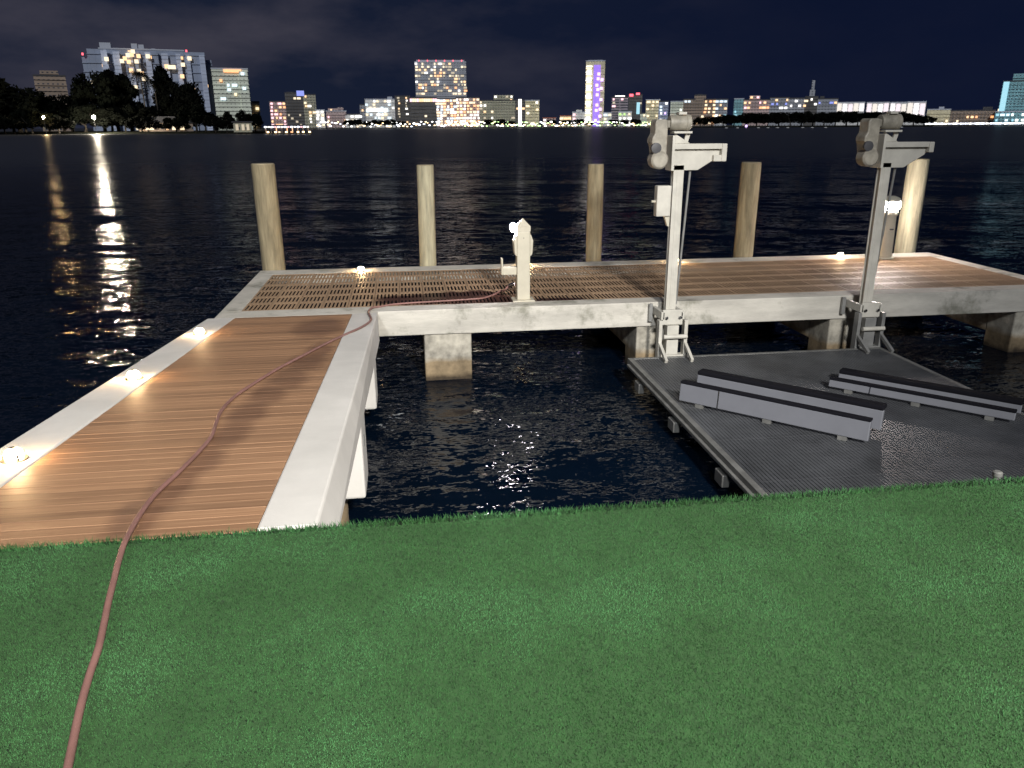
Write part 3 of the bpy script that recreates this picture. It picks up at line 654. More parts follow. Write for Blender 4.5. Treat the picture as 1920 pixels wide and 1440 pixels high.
def bunk(a, b, h, off, label):
    """two parallel boards on edge running from a to b, the rear one with a thick black carpet pad"""
    a, b = Vector((*a, 0)), Vector((*b, 0)); d = (b - a).normalized(); nrm = Vector((-d.y, d.x, 0))
    if nrm.y < 0: nrm = -nrm
    t = thing('boat_bunk', label, 'boat bunk', tuple((a + b) / 2 + Vector((0, 0, PZ))), 'boat bunks lying across the lift platform')
    def brd(p, q, z0, z1, th, lean):
        n = nrm; L_ = Vector((0, 0, 1))
        pts = [p + L_ * z0, q + L_ * z0, q + n * th + L_ * z0, p + n * th + L_ * z0]
        pts += [v + L_ * (z1 - z0) + n * lean for v in pts]
        return MB().hexa(pts)
    z = PZ + .012
    brd(a, b, z + .03, z + h, .05, .02).build('front_board', 'bunk_board', t, bevel=.008)
    brd(a + nrm * .01, b + nrm * .01, z + h + .001, z + h + .026, .07, 0).build('carpet_strip', 'carpet_black', t, bevel=.006)
    ra, rb = a + nrm * off + d * .02, b + nrm * off + d * .02
    brd(ra, rb, z + .03, z + h + .005, .05, .02).build('rear_board', 'bunk_board', t, bevel=.008)
    brd(ra + nrm * .012, rb + nrm * .012, z + h + .006, z + h + .05, .13, 0).build('carpet_pad', 'carpet_black', t, bevel=.012)
    for k in (.12, .5, .88):
        p = a.lerp(b, k); brd(p - d * .04, p + d * .04, z - .011, z + .029, off + .05, 0).build('bunk_foot', 'lift_frame', t)
    s = a + d * .42 - nrm * .003
    brd(s, s + d * .012, z + .035, z + h - .002, .004, .02).build('joint_strip', 'steel', t)
bunk((2.745, 7.42), (4.06, 6.08), .215, .36, 'tall pale pair of bunk boards with thick black carpet top, near the first lift post')
bunk((4.52, 7.62), (5.75, 6.36), .105, .27, 'low shaded pair of bunk boards on the right of the lift platform')

# small capped pipe at the turf edge
tag(MB().lathe([(.018, 1.25), (.018, 1.468), (.023, 1.470), (.023, 1.488), (.016, 1.494)], (2.83, 3.165, 0), n=14).build('pipe_stub', 'lift_frame', None, smooth=True), 'small grey capped pipe sticking up at the turf edge near the right side', 'pipe')
# ================================================================== HOSE
def hose():
    r = .0122
    lw = [(120, 1475), (128, 1435), (150, 1330), (168, 1265), (186, 1210), (203, 1130), (213, 1090), (223, 1050), (236, 1012)]
    pts = [onz(x, y, LAWN_Z + .02 + r) for x, y in lw]
    def onramp(x, y, h):
        d = ray(x, y); z0 = 1.462 + SL * EDGE + h
        t = (z0 - EYE.z) / (d.z + SL * d.y) if False else (z0 - EYE.z - SL * EYE.y) / (d.z + SL * d.y); return EYE + d * t
    for x, y in ((262, 965), (292, 926), (330, 890), (368, 852), (395, 820), (405, 793), (415, 770), (437, 746), (470, 723), (520, 692), (560, 671), (610, 645), (650, 626), (668, 618), (682, 611)): pts.append(onramp(x, y, r + (.009 if y < 625 else 0)))
    for x, y in ((692, 604), (696, 598), (693, 591), (691, 584), (698, 577)):
        q = onramp(x, y, r + .010)
        pts.append(q if q.y < 9.5 else onz(x, y, DZ + r + .008))
    for x, y in ((712, 575), (735, 571), (770, 568), (820, 565), (870, 562), (905, 559), (925, 553), (940, 545)): pts.append(onz(x, y, DZ + r))
    pts += [Vector((1.25, 10.20, 1.03)), Vector((1.31, 10.15, 1.10)), Vector((1.376, 10.09, 1.135)), Vector((1.385, 10.05, 1.138))]
    # smooth with Catmull-Rom
    out = []
    for i in range(len(pts) - 1):
        p = [pts[max(0, min(len(pts) - 1, i + k))] for k in (-1, 0, 1, 2)]
        for s in range(5):
            u = s / 5; out.append(.5 * ((2 * p[1]) + (p[2] - p[0]) * u + (2 * p[0] - 5 * p[1] + 4 * p[2] - p[3]) * u * u + (3 * p[1] - p[0] - 3 * p[2] + p[3]) * u ** 3))
    out.append(pts[-1])
    t = thing('garden_hose', 'long reddish hose running from the turf up the walkway to the white pedestal', 'hose', tuple(pts[4]))
    MB().tube(out, r, 12).build('tube', 'hose_rubber', t, smooth=True)
    e = pts[-3]
    MB().tube([Vector((1.315, 10.145, 1.105)), Vector((1.345, 10.118, 1.125)), Vector((1.376, 10.09, 1.1352))], .024, 12).build('coupling', 'steel', t, smooth=True)
hose()

# ================================================================== FAR SHORE AND ISLANDS
def polar(px, dist):
    """ground point under picture column px at the given distance"""
    d = ray(px, 239); h = Vector((d.x, d.y, 0)).normalized(); return Vector((EYE.x, EYE.y, 0)) + h * dist, math.atan2(h.x, h.y)
def height(px, py, dist):
    d = ray(px, py); return EYE.z + dist * d.z / math.hypot(d.x, d.y)
def strip(name, pts, dnear, depth, z, m):
    a = [polar(p, dnear(p))[0] for p in pts]; b = [polar(p, dnear(p) + depth)[0] for p in pts]
    n = len(pts); vs = [(v.x, v.y, zz) for zz in (-2, z) for v in a + b]
    fs = []
    for i in range(n - 1):
        fs += [(2 * n + i, 2 * n + i + 1, 3 * n + i + 1, 3 * n + i), (i, i + 1, 2 * n + i + 1, 2 * n + i), (n + i, 3 * n + i, 3 * n + i + 1, n + i + 1)]
    return struct(MB().add(vs, fs).build(name, m))
strip('far_shore', list(range(380, 2100, 40)), lambda p: 1165, 900, 1.0, 'shore_soil')
strip('island', list(range(-420, 520, 30)), lambda p: 520 - .22 * max(0, p), 160, .9, 'island_soil')
strip('islet', list(range(1275, 1760, 25)), lambda p: 900, 60, .8, 'island_soil')

WMESH = {}
def wmesh(wd, ht, m):
    k = (wd, ht, m)
    if k not in WMESH:
        mb = MB().box(-wd / 2, wd / 2, -.35, .3, -ht / 2, ht / 2)
        o = mb.build('window', m); WMESH[k] = o.data; bpy.data.objects.remove(o)
    return WMESH[k]
def child(name, me, parent, loc):
    o = bpy.data.objects.new(name, me); COL.objects.link(o); o.parent = parent; o.location = loc; return o

def building(name, label, xl, xr, yt, fac, depth=22, dist=1230, boxes=None, lit=.3, lights=('light_warm', 'light_soft', 'light_white'), cell=(5.0, 4.2), win=(3.4, 2.7),
             zmin=3, roof='roof_dark', cap=None, red=0, maxw=98, group='city buildings along the far shore', seed=0, skip=None, balcony=True):
    """boxes: extra (xl, xr, yt) volumes in front-plane pixels, all facing the water. Windows are lit rooms, one object each."""
    rr = random.Random(seed + xl)
    c = (xl + xr) / 2; d = ray(c, min(229, yt + 12)); hv = Vector((d.x, d.y, 0)).normalized(); p = hv * dist; az = math.atan2(hv.x, hv.y)
    t = thing(name, label, 'building', (p.x, p.y, 0), group, -az)
    s = dist * (polar(c + 1, dist)[1] - polar(c - 1, dist)[1]) / 2
    H = height(c, yt, dist); X = lambda px: (px - c) * s
    w_ = MB(); vols = [(X(xl), X(xr), H, 0)]
    w_.box(X(xl), X(xr), 0, depth, 0, H)
    for b in boxes or []:
        hh = height((b[0] + b[1]) / 2, b[2], dist); dy = b[3] if len(b) > 3 else -2.0
        w_.box(X(b[0]), X(b[1]), dy, dy + depth * .8, 0, hh); vols.append((X(b[0]), X(b[1]), hh, dy))
    if balcony:
        for (xa, xb, hh, dy) in vols:
            z = 6.0
            while z < hh - 2: w_.box(xa - .3, xb + .3, dy - 1.1, dy - .003, z, z + .9); z += cell[1] * (2 if hh > 60 else 1)
    w_.build('wall', fac, t, local=True)
    r = MB(); r.box(X(xl) - .4, X(xr) + .4, -.5, depth + .4, H + .003, H + 1.3)
    for b in cap or []:
        hh = height((b[0] + b[1]) / 2, b[2], dist); r.box(X(b[0]), X(b[1]), 4, depth - 4, H + 1.3, max(H + 2, hh))
    r.build('roof', roof, t, local=True)
    cand = []
    for (xa, xb, hh, dy) in vols:
        nx = max(1, int((xb - xa - 1) / cell[0])); nz = max(1, int((hh - zmin - 1) / cell[1]))
        for i in range(nx):
            for j in range(nz):
                lx = xa + (xb - xa) * (i + .5) / nx; lz = zmin + (hh - zmin) * (j + .5) / nz
                if dy >= 0 and any(v is not vols[0] and v[0] < lx < v[1] and lz < v[2] for v in vols) and dy == vols[0][3]: continue
                if skip and skip(c + lx / s, lz, hh): continue
                cand.append((lx, dy - 1.2, lz))
    rr.shuffle(cand)
    for (lx, ly, lz) in cand[:min(maxw, int(len(cand) * min(.9, lit * 1.35) + .5))]:
        m = rr.choice(lights); wd = win[0] * rr.choice((.7, 1, 1, 1.5)); wd = round(wd, 1)
        child('window', wmesh(wd, win[1], m), t, (lx + rr.uniform(-.8, .8), ly, lz))
    for k in range(red):
        xx = X(xl) + (X(xr) - X(xl)) * ((k + .5) / red if red > 1 else .5)
        child('warning_light', wmesh(1.6, 2.2, 'light_red'), t, (xx, 2, H + 2.6))
    t['_s'] = s
    return t
def strip_light(t, xa, xb, ya, yb, c, m, dist=1230, name='light_strip', y=-1.6):
    s = t['_s']; z0, z1 = height(c, yb, dist), height(c, ya, dist)
    o = MB().box((xa - c) * s, (xb - c) * s, y, y + 1.2, z0, z1).build(name, m, t, local=True); return o

# ---- left: towers behind the island
building('apartment_tower', 'small brown tower with a narrower top, behind the left island trees', 65, 124, 143, 'facade_brown', dist=900, boxes=[(78, 112, 132, 3)], lit=.10, lights=('light_warm', 'light_pink', 'light_green'), cell=(5, 5), maxw=12)
cond = building('condominium', 'huge stepped blue grey condominium block towering behind the left island', 190, 346, 94, 'facade_condo', depth=30, dist=900,
         boxes=[(157, 170, 106, 6), (168, 192, 91, 3), (214, 226, 99, -5), (250, 262, 98, -5), (284, 296, 99, -5), (318, 330, 99, -5), (344, 384, 99, -8), (380, 397, 112, 2)], cap=[(192, 212, 79), (249, 260, 81), (262, 272, 83), (285, 293, 91)],
         lit=.03, lights=('light_warm', 'light_soft', 'light_white', 'light_warm'), cell=(4.6, 4.0), roof='roof_pale', maxw=80, seed=3)
for (a, y) in ((160, 107), (351, 96)): child('warning_light', wmesh(1.6, 2.2, 'light_red'), cond, ((a - 268) * cond['_s'], 2, height(268, y, 900) + 1.5))
for (x, y, m) in ((235, 112, 'w'), (241, 106, 's'), (248, 105, 'w'), (251, 99, 's'), (260, 107, 'w'), (277, 107, 's'), (229, 117, 's'), (241, 118, 'w'), (255, 117, 's'), (243, 134, 'w'), (257, 135, 's'), (262, 139, 'w'), (264, 149, 's'), (202, 114, 's'), (309, 125, 'w'), (315, 126, 's'), (322, 126, 's'), (336, 143, 'w'), (354, 109, 's'), (247, 165, 's'), (237, 164, 's'), (285, 160, 's'), (290, 152, 'w'), (172, 157, 's'), (340, 121, 's'), (354, 168, 'w')):
    child('window', wmesh(3.6, 3.6, 'light_warm' if m == 'w' else 'light_soft'), cond, ((x - 268) * cond['_s'], -11.2, height(268, y, 900)))
pp = MB()
for a, b, y in ((193, 204, 96), (214, 226, 99), (240, 249, 99), (272, 282, 99), (302, 314, 100), (329, 338, 100), (347, 355, 102), (373, 383, 102)):
    pp.box((a - 268) * cond['_s'], (b - 268) * cond['_s'], -10.5 if a > 340 else -7.5, -5, 0, height(268, y, 900))
pp.build('pier', 'condo_pier', cond, local=True)
pale = building('apartment_block', 'pale greenish white block with orange lit top floor, right of the huge condominium', 398, 465, 130, 'facade_pale', dist=900, lit=.16, lights=('light_soft', 'light_white', 'light_orange', 'light_cool'), roof='roof_pale', boxes=[(448, 464, 134, -3)], zmin=24, seed=1)
for k in range(6): child('window', wmesh(4.0, 3.0, 'light_orange'), pale, ((424 + 5 * k - 431.5) * pale['_s'], -1.4, height(431, 133, 900)))
building('house_block', 'low beige block peeking out right of the pale greenish block', 462, 487, 192, 'facade_cream', dist=960, lit=.2, cell=(4, 4))
# ---- left centre
building('apartment_block', 'short pinkish block with warm windows, left of a dark tower pair', 506, 536, 191, 'facade_pink', lit=.55, lights=('light_warm', 'light_orange', 'light_pink'))
dk = building('office_tower', 'dark grey tower with a small blue lit crown', 535, 570, 175, 'facade_dark', lit=.10, lights=('light_dim', 'light_soft'), cap=[(538, 552, 172)])
strip_light(dk, 557, 571, 170, 180, 552.5, 'light_blue', name='lit_crown')
building('office_tower', 'olive grey tower right beside the blue crowned dark tower', 569, 592, 178, 'facade_olive', lit=.22)
building('low_building', 'low bright white building right of the olive grey tower', 592, 609, 207, 'facade_white', lit=.7, lights=('light_soft', 'light_white'), roof='roof_pale')
building('low_building', 'low pale buildings with stepped roof between olive tower and white office', 612, 650, 209, 'facade_pink', boxes=[(616, 636, 203, 2), (633, 645, 201, 4)], lit=.5, lights=('light_soft', 'light_pink', 'light_warm'), roof='roof_pale')
building('low_building', 'long very low lit podium left of the white office block', 648, 680, 215, 'facade_white', lit=.6, lights=('light_white', 'light_soft'))
building('small_tower', 'slim grey block touching the left end of the white office', 675, 686, 197, 'facade_grey', lit=.2)
wo_ = building('office_block', 'white office block with a bright bluish lit band across its front', 685, 740, 187, 'facade_white', lit=.35, lights=('light_soft', 'light_white', 'light_cool'), cap=[(727, 736, 181)], roof='roof_pale')
strip_light(wo_, 688, 711, 203, 209, 712.5, 'light_white', name='lit_band'); strip_light(wo_, 711, 727, 203, 210, 712.5, 'light_cool', name='lit_band')
building('apartment_block', 'dark building with dotted columns of light, left of the black wide block', 741, 769, 181, 'facade_dark', lit=.5, lights=('light_warm', 'light_white', 'light_dim'), cell=(8, 3.6), win=(2.4, 2.2))
bk = building('apartment_block', 'wide nearly black block with a row of lights along its roof', 768, 819, 184, 'facade_dark', lit=.03, cell=(6, 5))
for k in range(12): child('window', wmesh(3.0, 4.5, random.choice(('light_warm', 'light_soft', 'light_pink'))), bk, ((771 + 4.2 * k - 793.5) * bk['_s'], -1.6, height(793, 188, 1230)))
# ---- centre
building('office_tower', 'broad square grey tower with red roof lights, tallest in the centre', 779, 873, 117, 'facade_tower', depth=30, dist=1290, lit=.33, lights=('light_warm', 'light_soft', 'light_white', 'light_soft', 'light_orange', 'light_dim', 'light_dim'), cell=(4.4, 4.0), cap=[(782, 870, 112)], roof='roof_pale', red=6, zmin=48, maxw=88, seed=4)
building('hotel', 'brightest orange and white lit hotel block below the broad square tower', 818, 856, 186, 'facade_pink', lit=.85, lights=('light_soft', 'light_warm', 'light_white', 'light_soft', 'light_cool', 'light_white', 'light_orange'), cell=(4.6, 4.0), win=(3.6, 2.8), maxw=80)
building('hotel', 'bright warm lit hotel wing, right half beside the beige apartments', 855, 899, 184, 'facade_pink', lit=.75, lights=('light_soft', 'light_warm', 'light_white', 'light_white', 'light_soft', 'light_orange'), cell=(4.8, 4.0), win=(3.6, 2.8), maxw=85, seed=2)
building('apartment_block', 'beige apartment block with a taller rear part, right of the lit hotel', 899, 966, 189, 'facade_olive', boxes=[(926, 962, 178, 4)], lit=.26, lights=('light_soft', 'light_warm', 'light_white', 'light_dim'))
col = building('slender_tower', 'slender tower with one full height bright white light strip', 967, 984, 189, 'facade_dark', lit=.08)
strip_light(col, 972, 978, 186, 237, 975.5, 'light_white')
building('apartment_block', 'cream block standing alone right of the white light strip', 985, 1011, 189, 'facade_cream', lit=.18, lights=('light_soft', 'light_white'), roof='roof_pale')
building('house', 'low house with red lit roof, right of the lone cream block', 1018, 1042, 222, 'facade_pink', lit=.5, roof='roof_red')
building('house', 'tiny house left of the pink gabled house', 1050, 1071, 218, 'facade_cream', lit=.5, roof='roof_red')
building('house', 'pink white house with raised roof at the foot of the purple tower', 1073, 1099, 211, 'facade_white', boxes=[(1080, 1091, 206, 2)], lit=.35, lights=('light_pink', 'light_soft'), roof='roof_pale')
pt = building('skyscraper', 'tall slim tower with glowing purple stripe and rows of warm balconies', 1099, 1134, 115, 'facade_cream', depth=26, lit=0, cap=[(1103, 1130, 112)], roof='roof_pale')
for k in range(30): child('window', wmesh(8.5 if k % 3 else 6.5, 1.7, 'light_white' if k % 4 else 'light_soft'), pt, ((1104.5 - 1116.5 + (k % 2) * .8) * pt['_s'], -1.4, 6 + k * (height(1116, 118, 1230) - 8) / 30))
strip_light(pt, 1113.5, 1126, 122, 238, 1116.5, 'light_purple')
for (x, y) in ((1123, 139), (1122, 148), (1129, 150), (1122, 168), (1121, 178), (1128, 187), (1121, 197), (1120, 207), (1127, 218), (1119, 226), (1120, 160), (1128, 166), (1127, 205)):
    child('window', wmesh(4.0, 4.0, 'light_violet'), pt, ((x - 1116.5) * pt['_s'], -2.2, height(1116, y, 1230)))
# ---- right of the purple tower
building('low_building', 'small pale blue building at the right foot of the purple tower', 1131, 1147, 212, 'facade_white', lit=.5, lights=('light_cool', 'light_soft'), roof='roof_pale')
st = building('office_tower', 'banded grey tower with a white lit crown, right of the purple tower', 1147, 1177, 183, 'facade_stripe', lit=.10, lights=('light_pink', 'light_dim'))
strip_light(st, 1153, 1171, 179, 184, 1162, 'light_white', name='lit_crown', y=2)
building('low_building', 'bright yellow green lit block in front of the banded tower', 1159, 1184, 210, 'facade_white', dist=1200, lit=.75, lights=('light_green', 'light_soft', 'light_white'), roof='roof_pale')
rt = building('office_tower', 'dark tower with red lit top and cyan windows', 1178, 1204, 178, 'facade_dark', lit=.07, lights=('light_cyan', 'light_dim'))
strip_light(rt, 1180, 1187, 176, 181, 1191, 'light_red', name='lit_sign'); strip_light(rt, 1192, 1199, 174, 178, 1191, 'light_red', name='lit_sign'); strip_light(rt, 1194, 1200, 192, 214, 1191, 'light_cyan')
building('low_building', 'low greenish building between the red topped tower and the cream tower', 1200, 1213, 213, 'facade_pale', lit=.5, lights=('light_green', 'light_soft'))
building('apartment_block', 'pale cream tower behind the winch of the nearer lift post', 1211, 1237, 188, 'facade_cream', lit=.35, lights=('light_soft', 'light_dim'), roof='roof_pale')
building('apartment_block', 'bluish grey block just right of the pale cream tower', 1235, 1253, 191, 'facade_blue_grey', lit=.35, lights=('light_white', 'light_cool', 'light_violet'))
building('apartment_block', 'grey block framed in white, above the motor of the nearer lift post', 1257, 1281, 191, 'facade_pale', lit=.10, lights=('light_orange', 'light_white'), roof='roof_pale')
building('apartment_block', 'dark block with scattered lights right of the white framed block', 1281, 1303, 187, 'facade_brown', lit=.22, lights=('light_warm', 'light_cool'))
building('apartment_tower', 'brown tower with one lit roof lamp, higher than the blocks beside it', 1302, 1323, 179, 'facade_brown', lit=.10, cap=[(1307, 1316, 177)])
building('apartment_block', 'block covered in warm lit windows right of the brown tower', 1319, 1343, 187, 'facade_brown', lit=.6, lights=('light_warm', 'light_orange', 'light_soft'))
building('apartment_block', 'grey block with bluish lights at the edge of the dark gap', 1340, 1364, 187, 'facade_grey', lit=.45, lights=('light_cyan', 'light_cool', 'light_warm', 'light_white'))
te = building('apartment_block', 'teal lit slab at the right side of the dark gap', 1376, 1394, 186, 'facade_teal', lit=.12, lights=('light_cyan',), roof='roof_pale')
building('apartment_block', 'pinkish block crowded with warm lights right of the teal slab', 1393, 1444, 188, 'facade_pink', boxes=[(1404, 1424, 179, 4)], lit=.6, lights=('light_warm', 'light_orange', 'light_pink'), zmin=22)
building('apartment_block', 'block with white lit roof edge and warm windows, above the dark islet', 1443, 1479, 184, 'facade_grey', lit=.45, lights=('light_warm', 'light_white', 'light_blue'), zmin=22)
building('apartment_block', 'wide grey block with long warm lit rows, left of the thin spire', 1478, 1514, 185, 'facade_grey', lit=.5, lights=('light_warm', 'light_soft', 'light_white'), zmin=24)
sp = building('spire_building', 'grey block carrying a thin tall unlit spire', 1509, 1533, 182, 'facade_dark', lit=.2, lights=('light_white', 'light_warm'), zmin=26)
MB().box((1516 - 1521) * sp['_s'], (1526 - 1521) * sp['_s'], 6, 11, height(1521, 181, 1230), height(1521, 168, 1230)).box((1518.5 - 1521) * sp['_s'], (1524 - 1521) * sp['_s'], 7, 10, height(1521, 168, 1230), height(1521, 150, 1230)).build('spire', 'facade_grey', sp, local=True)
building('apartment_block', 'grey block with bluish and white lights right of the thin spire', 1532, 1570, 186, 'facade_grey', cap=[(1536, 1544, 180)], lit=.45, lights=('light_white', 'light_warm', 'light_blue'), zmin=26)
# ---- the bright white row
for (xl, xr, yt, yb, lb) in ((1568, 1620, 193, 206, 'leftmost of the dazzling white lit blocks above the dark islet'), (1624, 1666, 193, 207, 'white lit block with a grey stair strip, second from the left in the white row'),
                         (1668, 1699, 193, 213, 'pair of white lit bays, third block of the white row'), (1700, 1735, 192, 218, 'rightmost and tallest block of the white lit row')):
    b = building('lit_block', lb, xl, xr, yt, 'facade_white', lit=0, roof='roof_pale', group='white lit blocks in a row')
    n = max(2, round((xr - xl) / 11)); wpx = (xr - xl) / n
    for k in range(n):
        strip_light(b, xl + wpx * k + 1.3, xl + wpx * (k + 1) - 1.3, yt + 1.2 + (k % 3) * .6, yb + 3, (xl + xr) / 2, ('bay_white', 'bay_pink', 'bay_cream')[(k + xl) % 3], name='lit_bay')
building('apartment_block', 'plain cream block at the waterfront right of the white lit row', 1737, 1781, 206, 'facade_cream', cap=[(1758, 1768, 200)], lit=.05, lights=('light_soft',), roof='roof_pale')
building('apartment_block', 'long brown block with a few warm lights, left of the cyan tower', 1781, 1864, 208, 'facade_brown', cap=[(1840, 1858, 200)], lit=.14, lights=('light_warm', 'light_orange', 'light_soft'), cell=(5, 4))
building('podium', 'low cyan white lit podium at the foot of the right edge tower', 1864, 1960, 210, 'facade_teal', dist=1215, lit=.7, lights=('light_cyan', 'light_white', 'light_cool'), roof='roof_pale', balcony=True)
rg = building('skyscraper', 'tall cyan lit glass tower cut by the right edge of the picture', 1879, 1985, 152, 'facade_teal', depth=30, boxes=[(1896, 1975, 137, 3)], lit=.14, lights=('light_white', 'light_soft', 'light_cool'), cell=(5, 4.2), maxw=80)
strip_light(rg, 1880, 1891, 152, 236, 1932, 'light_cyan')

# ---- lit pavilion by the water left of centre
p, az = polar(538, 372)
pv = thing('pavilion', 'open waterside pavilion with a row of white lamps under its roof', 'pavilion', (p.x, p.y, 0), None, -az)
s = 372 * (polar(539, 372)[1] - polar(537, 372)[1]) / 2
MB().box(-43 * s, 43 * s, 0, 8, 2.95, 3.3).box(-30 * s, 30 * s, 1, 7, 3.3, 3.9).build('roof', 'roof_dark', pv, local=True)
MB().box(-44 * s, 46 * s, -1, 9, -1, .55).build('deck', 'shore_soil', pv, local=True)
for k in range(9):
    x = (-40 + 10 * k) * s; MB().box(x - .18, x + .18, .1, .5, .55, 2.95).build('post', 'light_orange' if k in (2, 4, 5) else 'facade_brown', pv, local=True)
for k in range(14):
    child('lamp', wmesh(.95, .55, ('shore_cool', 'light_white', 'shore_cool', 'light_pink')[k % 4]), pv, ((-40 + 6.1 * k) * s, -.2, 3.0))
for x, m in ((-36, 'shore_warm'), (-22, 'shore_warm'), (-15, 'light_soft'), (-2, 'shore_warm'), (8, 'light_orange'), (20, 'shore_warm'), (30, 'shore_warm'), (42, 'shore_warm')):
    child('low_lamp', wmesh(.9, .6, m), pv, (x * s, -1.3, .9))

# ---- house on the island between the trees
p, az = polar(312, 500)
ho = thing('island_house', 'low dark house with glowing windows between the left island trees', 'house', (p.x, p.y, .9), None, -az)
MB().box(-14, 14, 0, 10, 0, 4.6).build('wall', 'facade_brown', ho, local=True)
MB().extr([(-15, 4.603), (15, 4.603), (9, 8), (-9, 8)], 'y', -1, 11).build('roof', 'roof_dark', ho, local=True)
for x, wd, m in ((-8.6, 4.2, 'light_soft'), (.3, 1.4, 'light_warm'), (3.8, 1.8, 'light_soft'), (8.2, 2.2, 'light_soft'), (-20 + 5, 1.0, 'light_dim')):
    child('window', wmesh(wd, 3.0, m), ho, (x, -.1, 2.3))
p, az = polar(455, 395)
bh = thing('stand_in_hut', 'small dim lit boathouse in place of a yellow lit shrub at the right end of the island', 'stand_in_hut', (p.x, p.y, .8), None, -az)  # added hut, its lit windows stand in for a yellow lit shrub
MB().box(-4, 4, 0, 6, 0, 4.2).build('wall', 'facade_olive', bh, local=True); MB().box(-4.6, 4.6, -.5, 6.5, 4.203, 4.7).build('roof', 'roof_dark', bh, local=True)
for x in (-2.4, .2, 2.3): child('window', wmesh(1.2, 2.6, 'light_dim'), bh, (x, -.1, 2.1))

# ---- floodlamps on the island
def flood(px, py, dist, r, m, label):
    p, az = polar(px, dist); z = height(px, py, dist)
    t = thing('lamp_post', label, 'lamp post', (p.x, p.y, .5), 'lamp posts on the left island', -az)
    MB().lathe([(.12, 0), (.08, z - r - .5)], n=10).build('pole', 'metal_dark', t, local=True)
    MB().lathe([(.1, -r), (.6 * r, -.8 * r), (r, 0), (.75 * r, .65 * r), (.1, r)], (0, 0, z - .5), n=14).build('lamp', m, t, smooth=True, local=True)
flood(179, 220, 470, .80, 'flood_warm', 'brilliant white lamp on the island shore throwing a long reflection')
flood(85, 220, 480, .55, 'flood_amber', 'smaller amber lamp among shrubs at the left end of the island')

# ================================================================== TREES
def crown_mesh(kind, seed, leaf, nl):
    rr = np.random.default_rng(seed); cl = []
    if kind == 'round':
        for k in range(16):
            a = rr.uniform(0, 6.28); q = rr.uniform(.15, 1) ** .7; cl.append((math.cos(a) * .42 * q, math.sin(a) * .42 * q, rr.uniform(.34, .98 - .3 * q), rr.uniform(.10, .20)))
    elif kind == 'tall':
        for k in range(18):
            h = rr.uniform(.22, 1); q = (1.08 - h) * .36; a = rr.uniform(0, 6.28); cl.append((math.cos(a) * q, math.sin(a) * q, h, rr.uniform(.06, .13)))
    elif kind == 'wide':
        for k in range(20):
            a = rr.uniform(0, 6.28); q = rr.uniform(.1, 1); cl.append((math.cos(a) * .8 * q, math.sin(a) * .5 * q, rr.uniform(.3, .95 - .35 * q), rr.uniform(.11, .2)))
    V = []; F = []
    for (x, y, z, r) in cl:
        for k in range(nl):
            d = rr.normal(0, 1, 3); d /= np.linalg.norm(d); p = np.array((x, y, z)) + d * r * rr.uniform(.55, 1.1)
            a = rr.normal(0, 1, 3); a /= np.linalg.norm(a); b = np.cross(a, d); b /= (np.linalg.norm(b) + 1e-6); l = leaf * rr.uniform(.6, 1.5)
            i = len(V); V += [p - a * l, p + b * l * .55, p + a * l, p - b * l * .55]; F.append((i, i + 1, i + 2, i + 3))
    if kind == 'palm':
        for k in range(15):
            a = k * 2 * math.pi / 15 + rr.uniform(-.2, .2); up = rr.uniform(-.05, .55); L_ = rr.uniform(.30, .40); pts = []
            for s in range(7):
                u = s / 6; rad = L_ * u; z = .84 + L_ * (up * u - 1.0 * u * u * (.6 + .3 * (1 - up))); pts.append((math.cos(a) * rad, math.sin(a) * rad, z))
            nx, ny = -math.sin(a), math.cos(a)
            for s in range(6):
                p, q = np.array(pts[s]), np.array(pts[s + 1])
                for sd in (-1, 1):
                    for h in range(2):
                        c = p + (q - p) * (h * .5); tip = c + np.array((nx, ny, -.5)) * sd * .075 * (1 - .10 * s) + (q - p) * .7
                        i = len(V); V += [c, c + (q - p) * .35, tip]; F.append((i, i + 1, i + 2))
    mb = MB(); mb.add(V, F); return mb
def tree_proto(kind, seed, label, leafm, cat='tree', group='', leaf=.035, nl=70):
    t = thing('palm_tree' if kind == 'palm' else 'tree', label, 'palm tree' if kind == 'palm' else 'tree', (0, 0, 0), group)
    mb = MB()
    if kind == 'palm': mb.tube([(0, 0, 0), (.015, 0, .4), (.0, .01, .84)], [.022, .016, .013], 8)
    else:
        top = .8 if kind == 'tall' else .5
        mb.tube([(0, 0, 0), (.01, .01, .2), (0, 0, top)], [.035, .026, .012], 8)
        for a in (.4, 2.3, 4.4): mb.tube([(0, 0, .22), (math.cos(a) * .16, math.sin(a) * .16, .42), (math.cos(a) * .26, math.sin(a) * .26, .6)], [.018, .012, .006], 6)
    mb.build('trunk', 'trunk', t, smooth=True, local=True)
    me = crown_mesh(kind, seed, leaf, nl).build('crown', leafm, t, local=True)
    return t
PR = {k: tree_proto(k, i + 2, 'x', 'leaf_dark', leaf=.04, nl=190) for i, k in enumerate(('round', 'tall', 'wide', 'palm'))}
GI = 'trees on the dark left island'
used = set()
def plant(kind, px, yt, dist, wide=1.0, label='', group=GI, ybase=None):
    src = PR[kind]; p, az = polar(px, dist); h = height(px, yt, dist) - .5
    rzv = random.uniform(0, 6.28)
    if kind in used: t = copy_thing(src, (p.x, p.y, .5), rzv, label, (h * wide, h * wide, h))
    else: used.add(kind); t = src; t.location = (p.x, p.y, .5); t.rotation_euler = (0, 0, rzv); t.scale = (h * wide, h * wide, h); t['label'] = label
    t['group'] = group; return t
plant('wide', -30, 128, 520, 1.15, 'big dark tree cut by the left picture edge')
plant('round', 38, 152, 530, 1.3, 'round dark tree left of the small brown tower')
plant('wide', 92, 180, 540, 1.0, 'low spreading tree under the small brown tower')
plant('round', 135, 168, 530, 1.1, 'dark tree between the brown tower and the condominium')
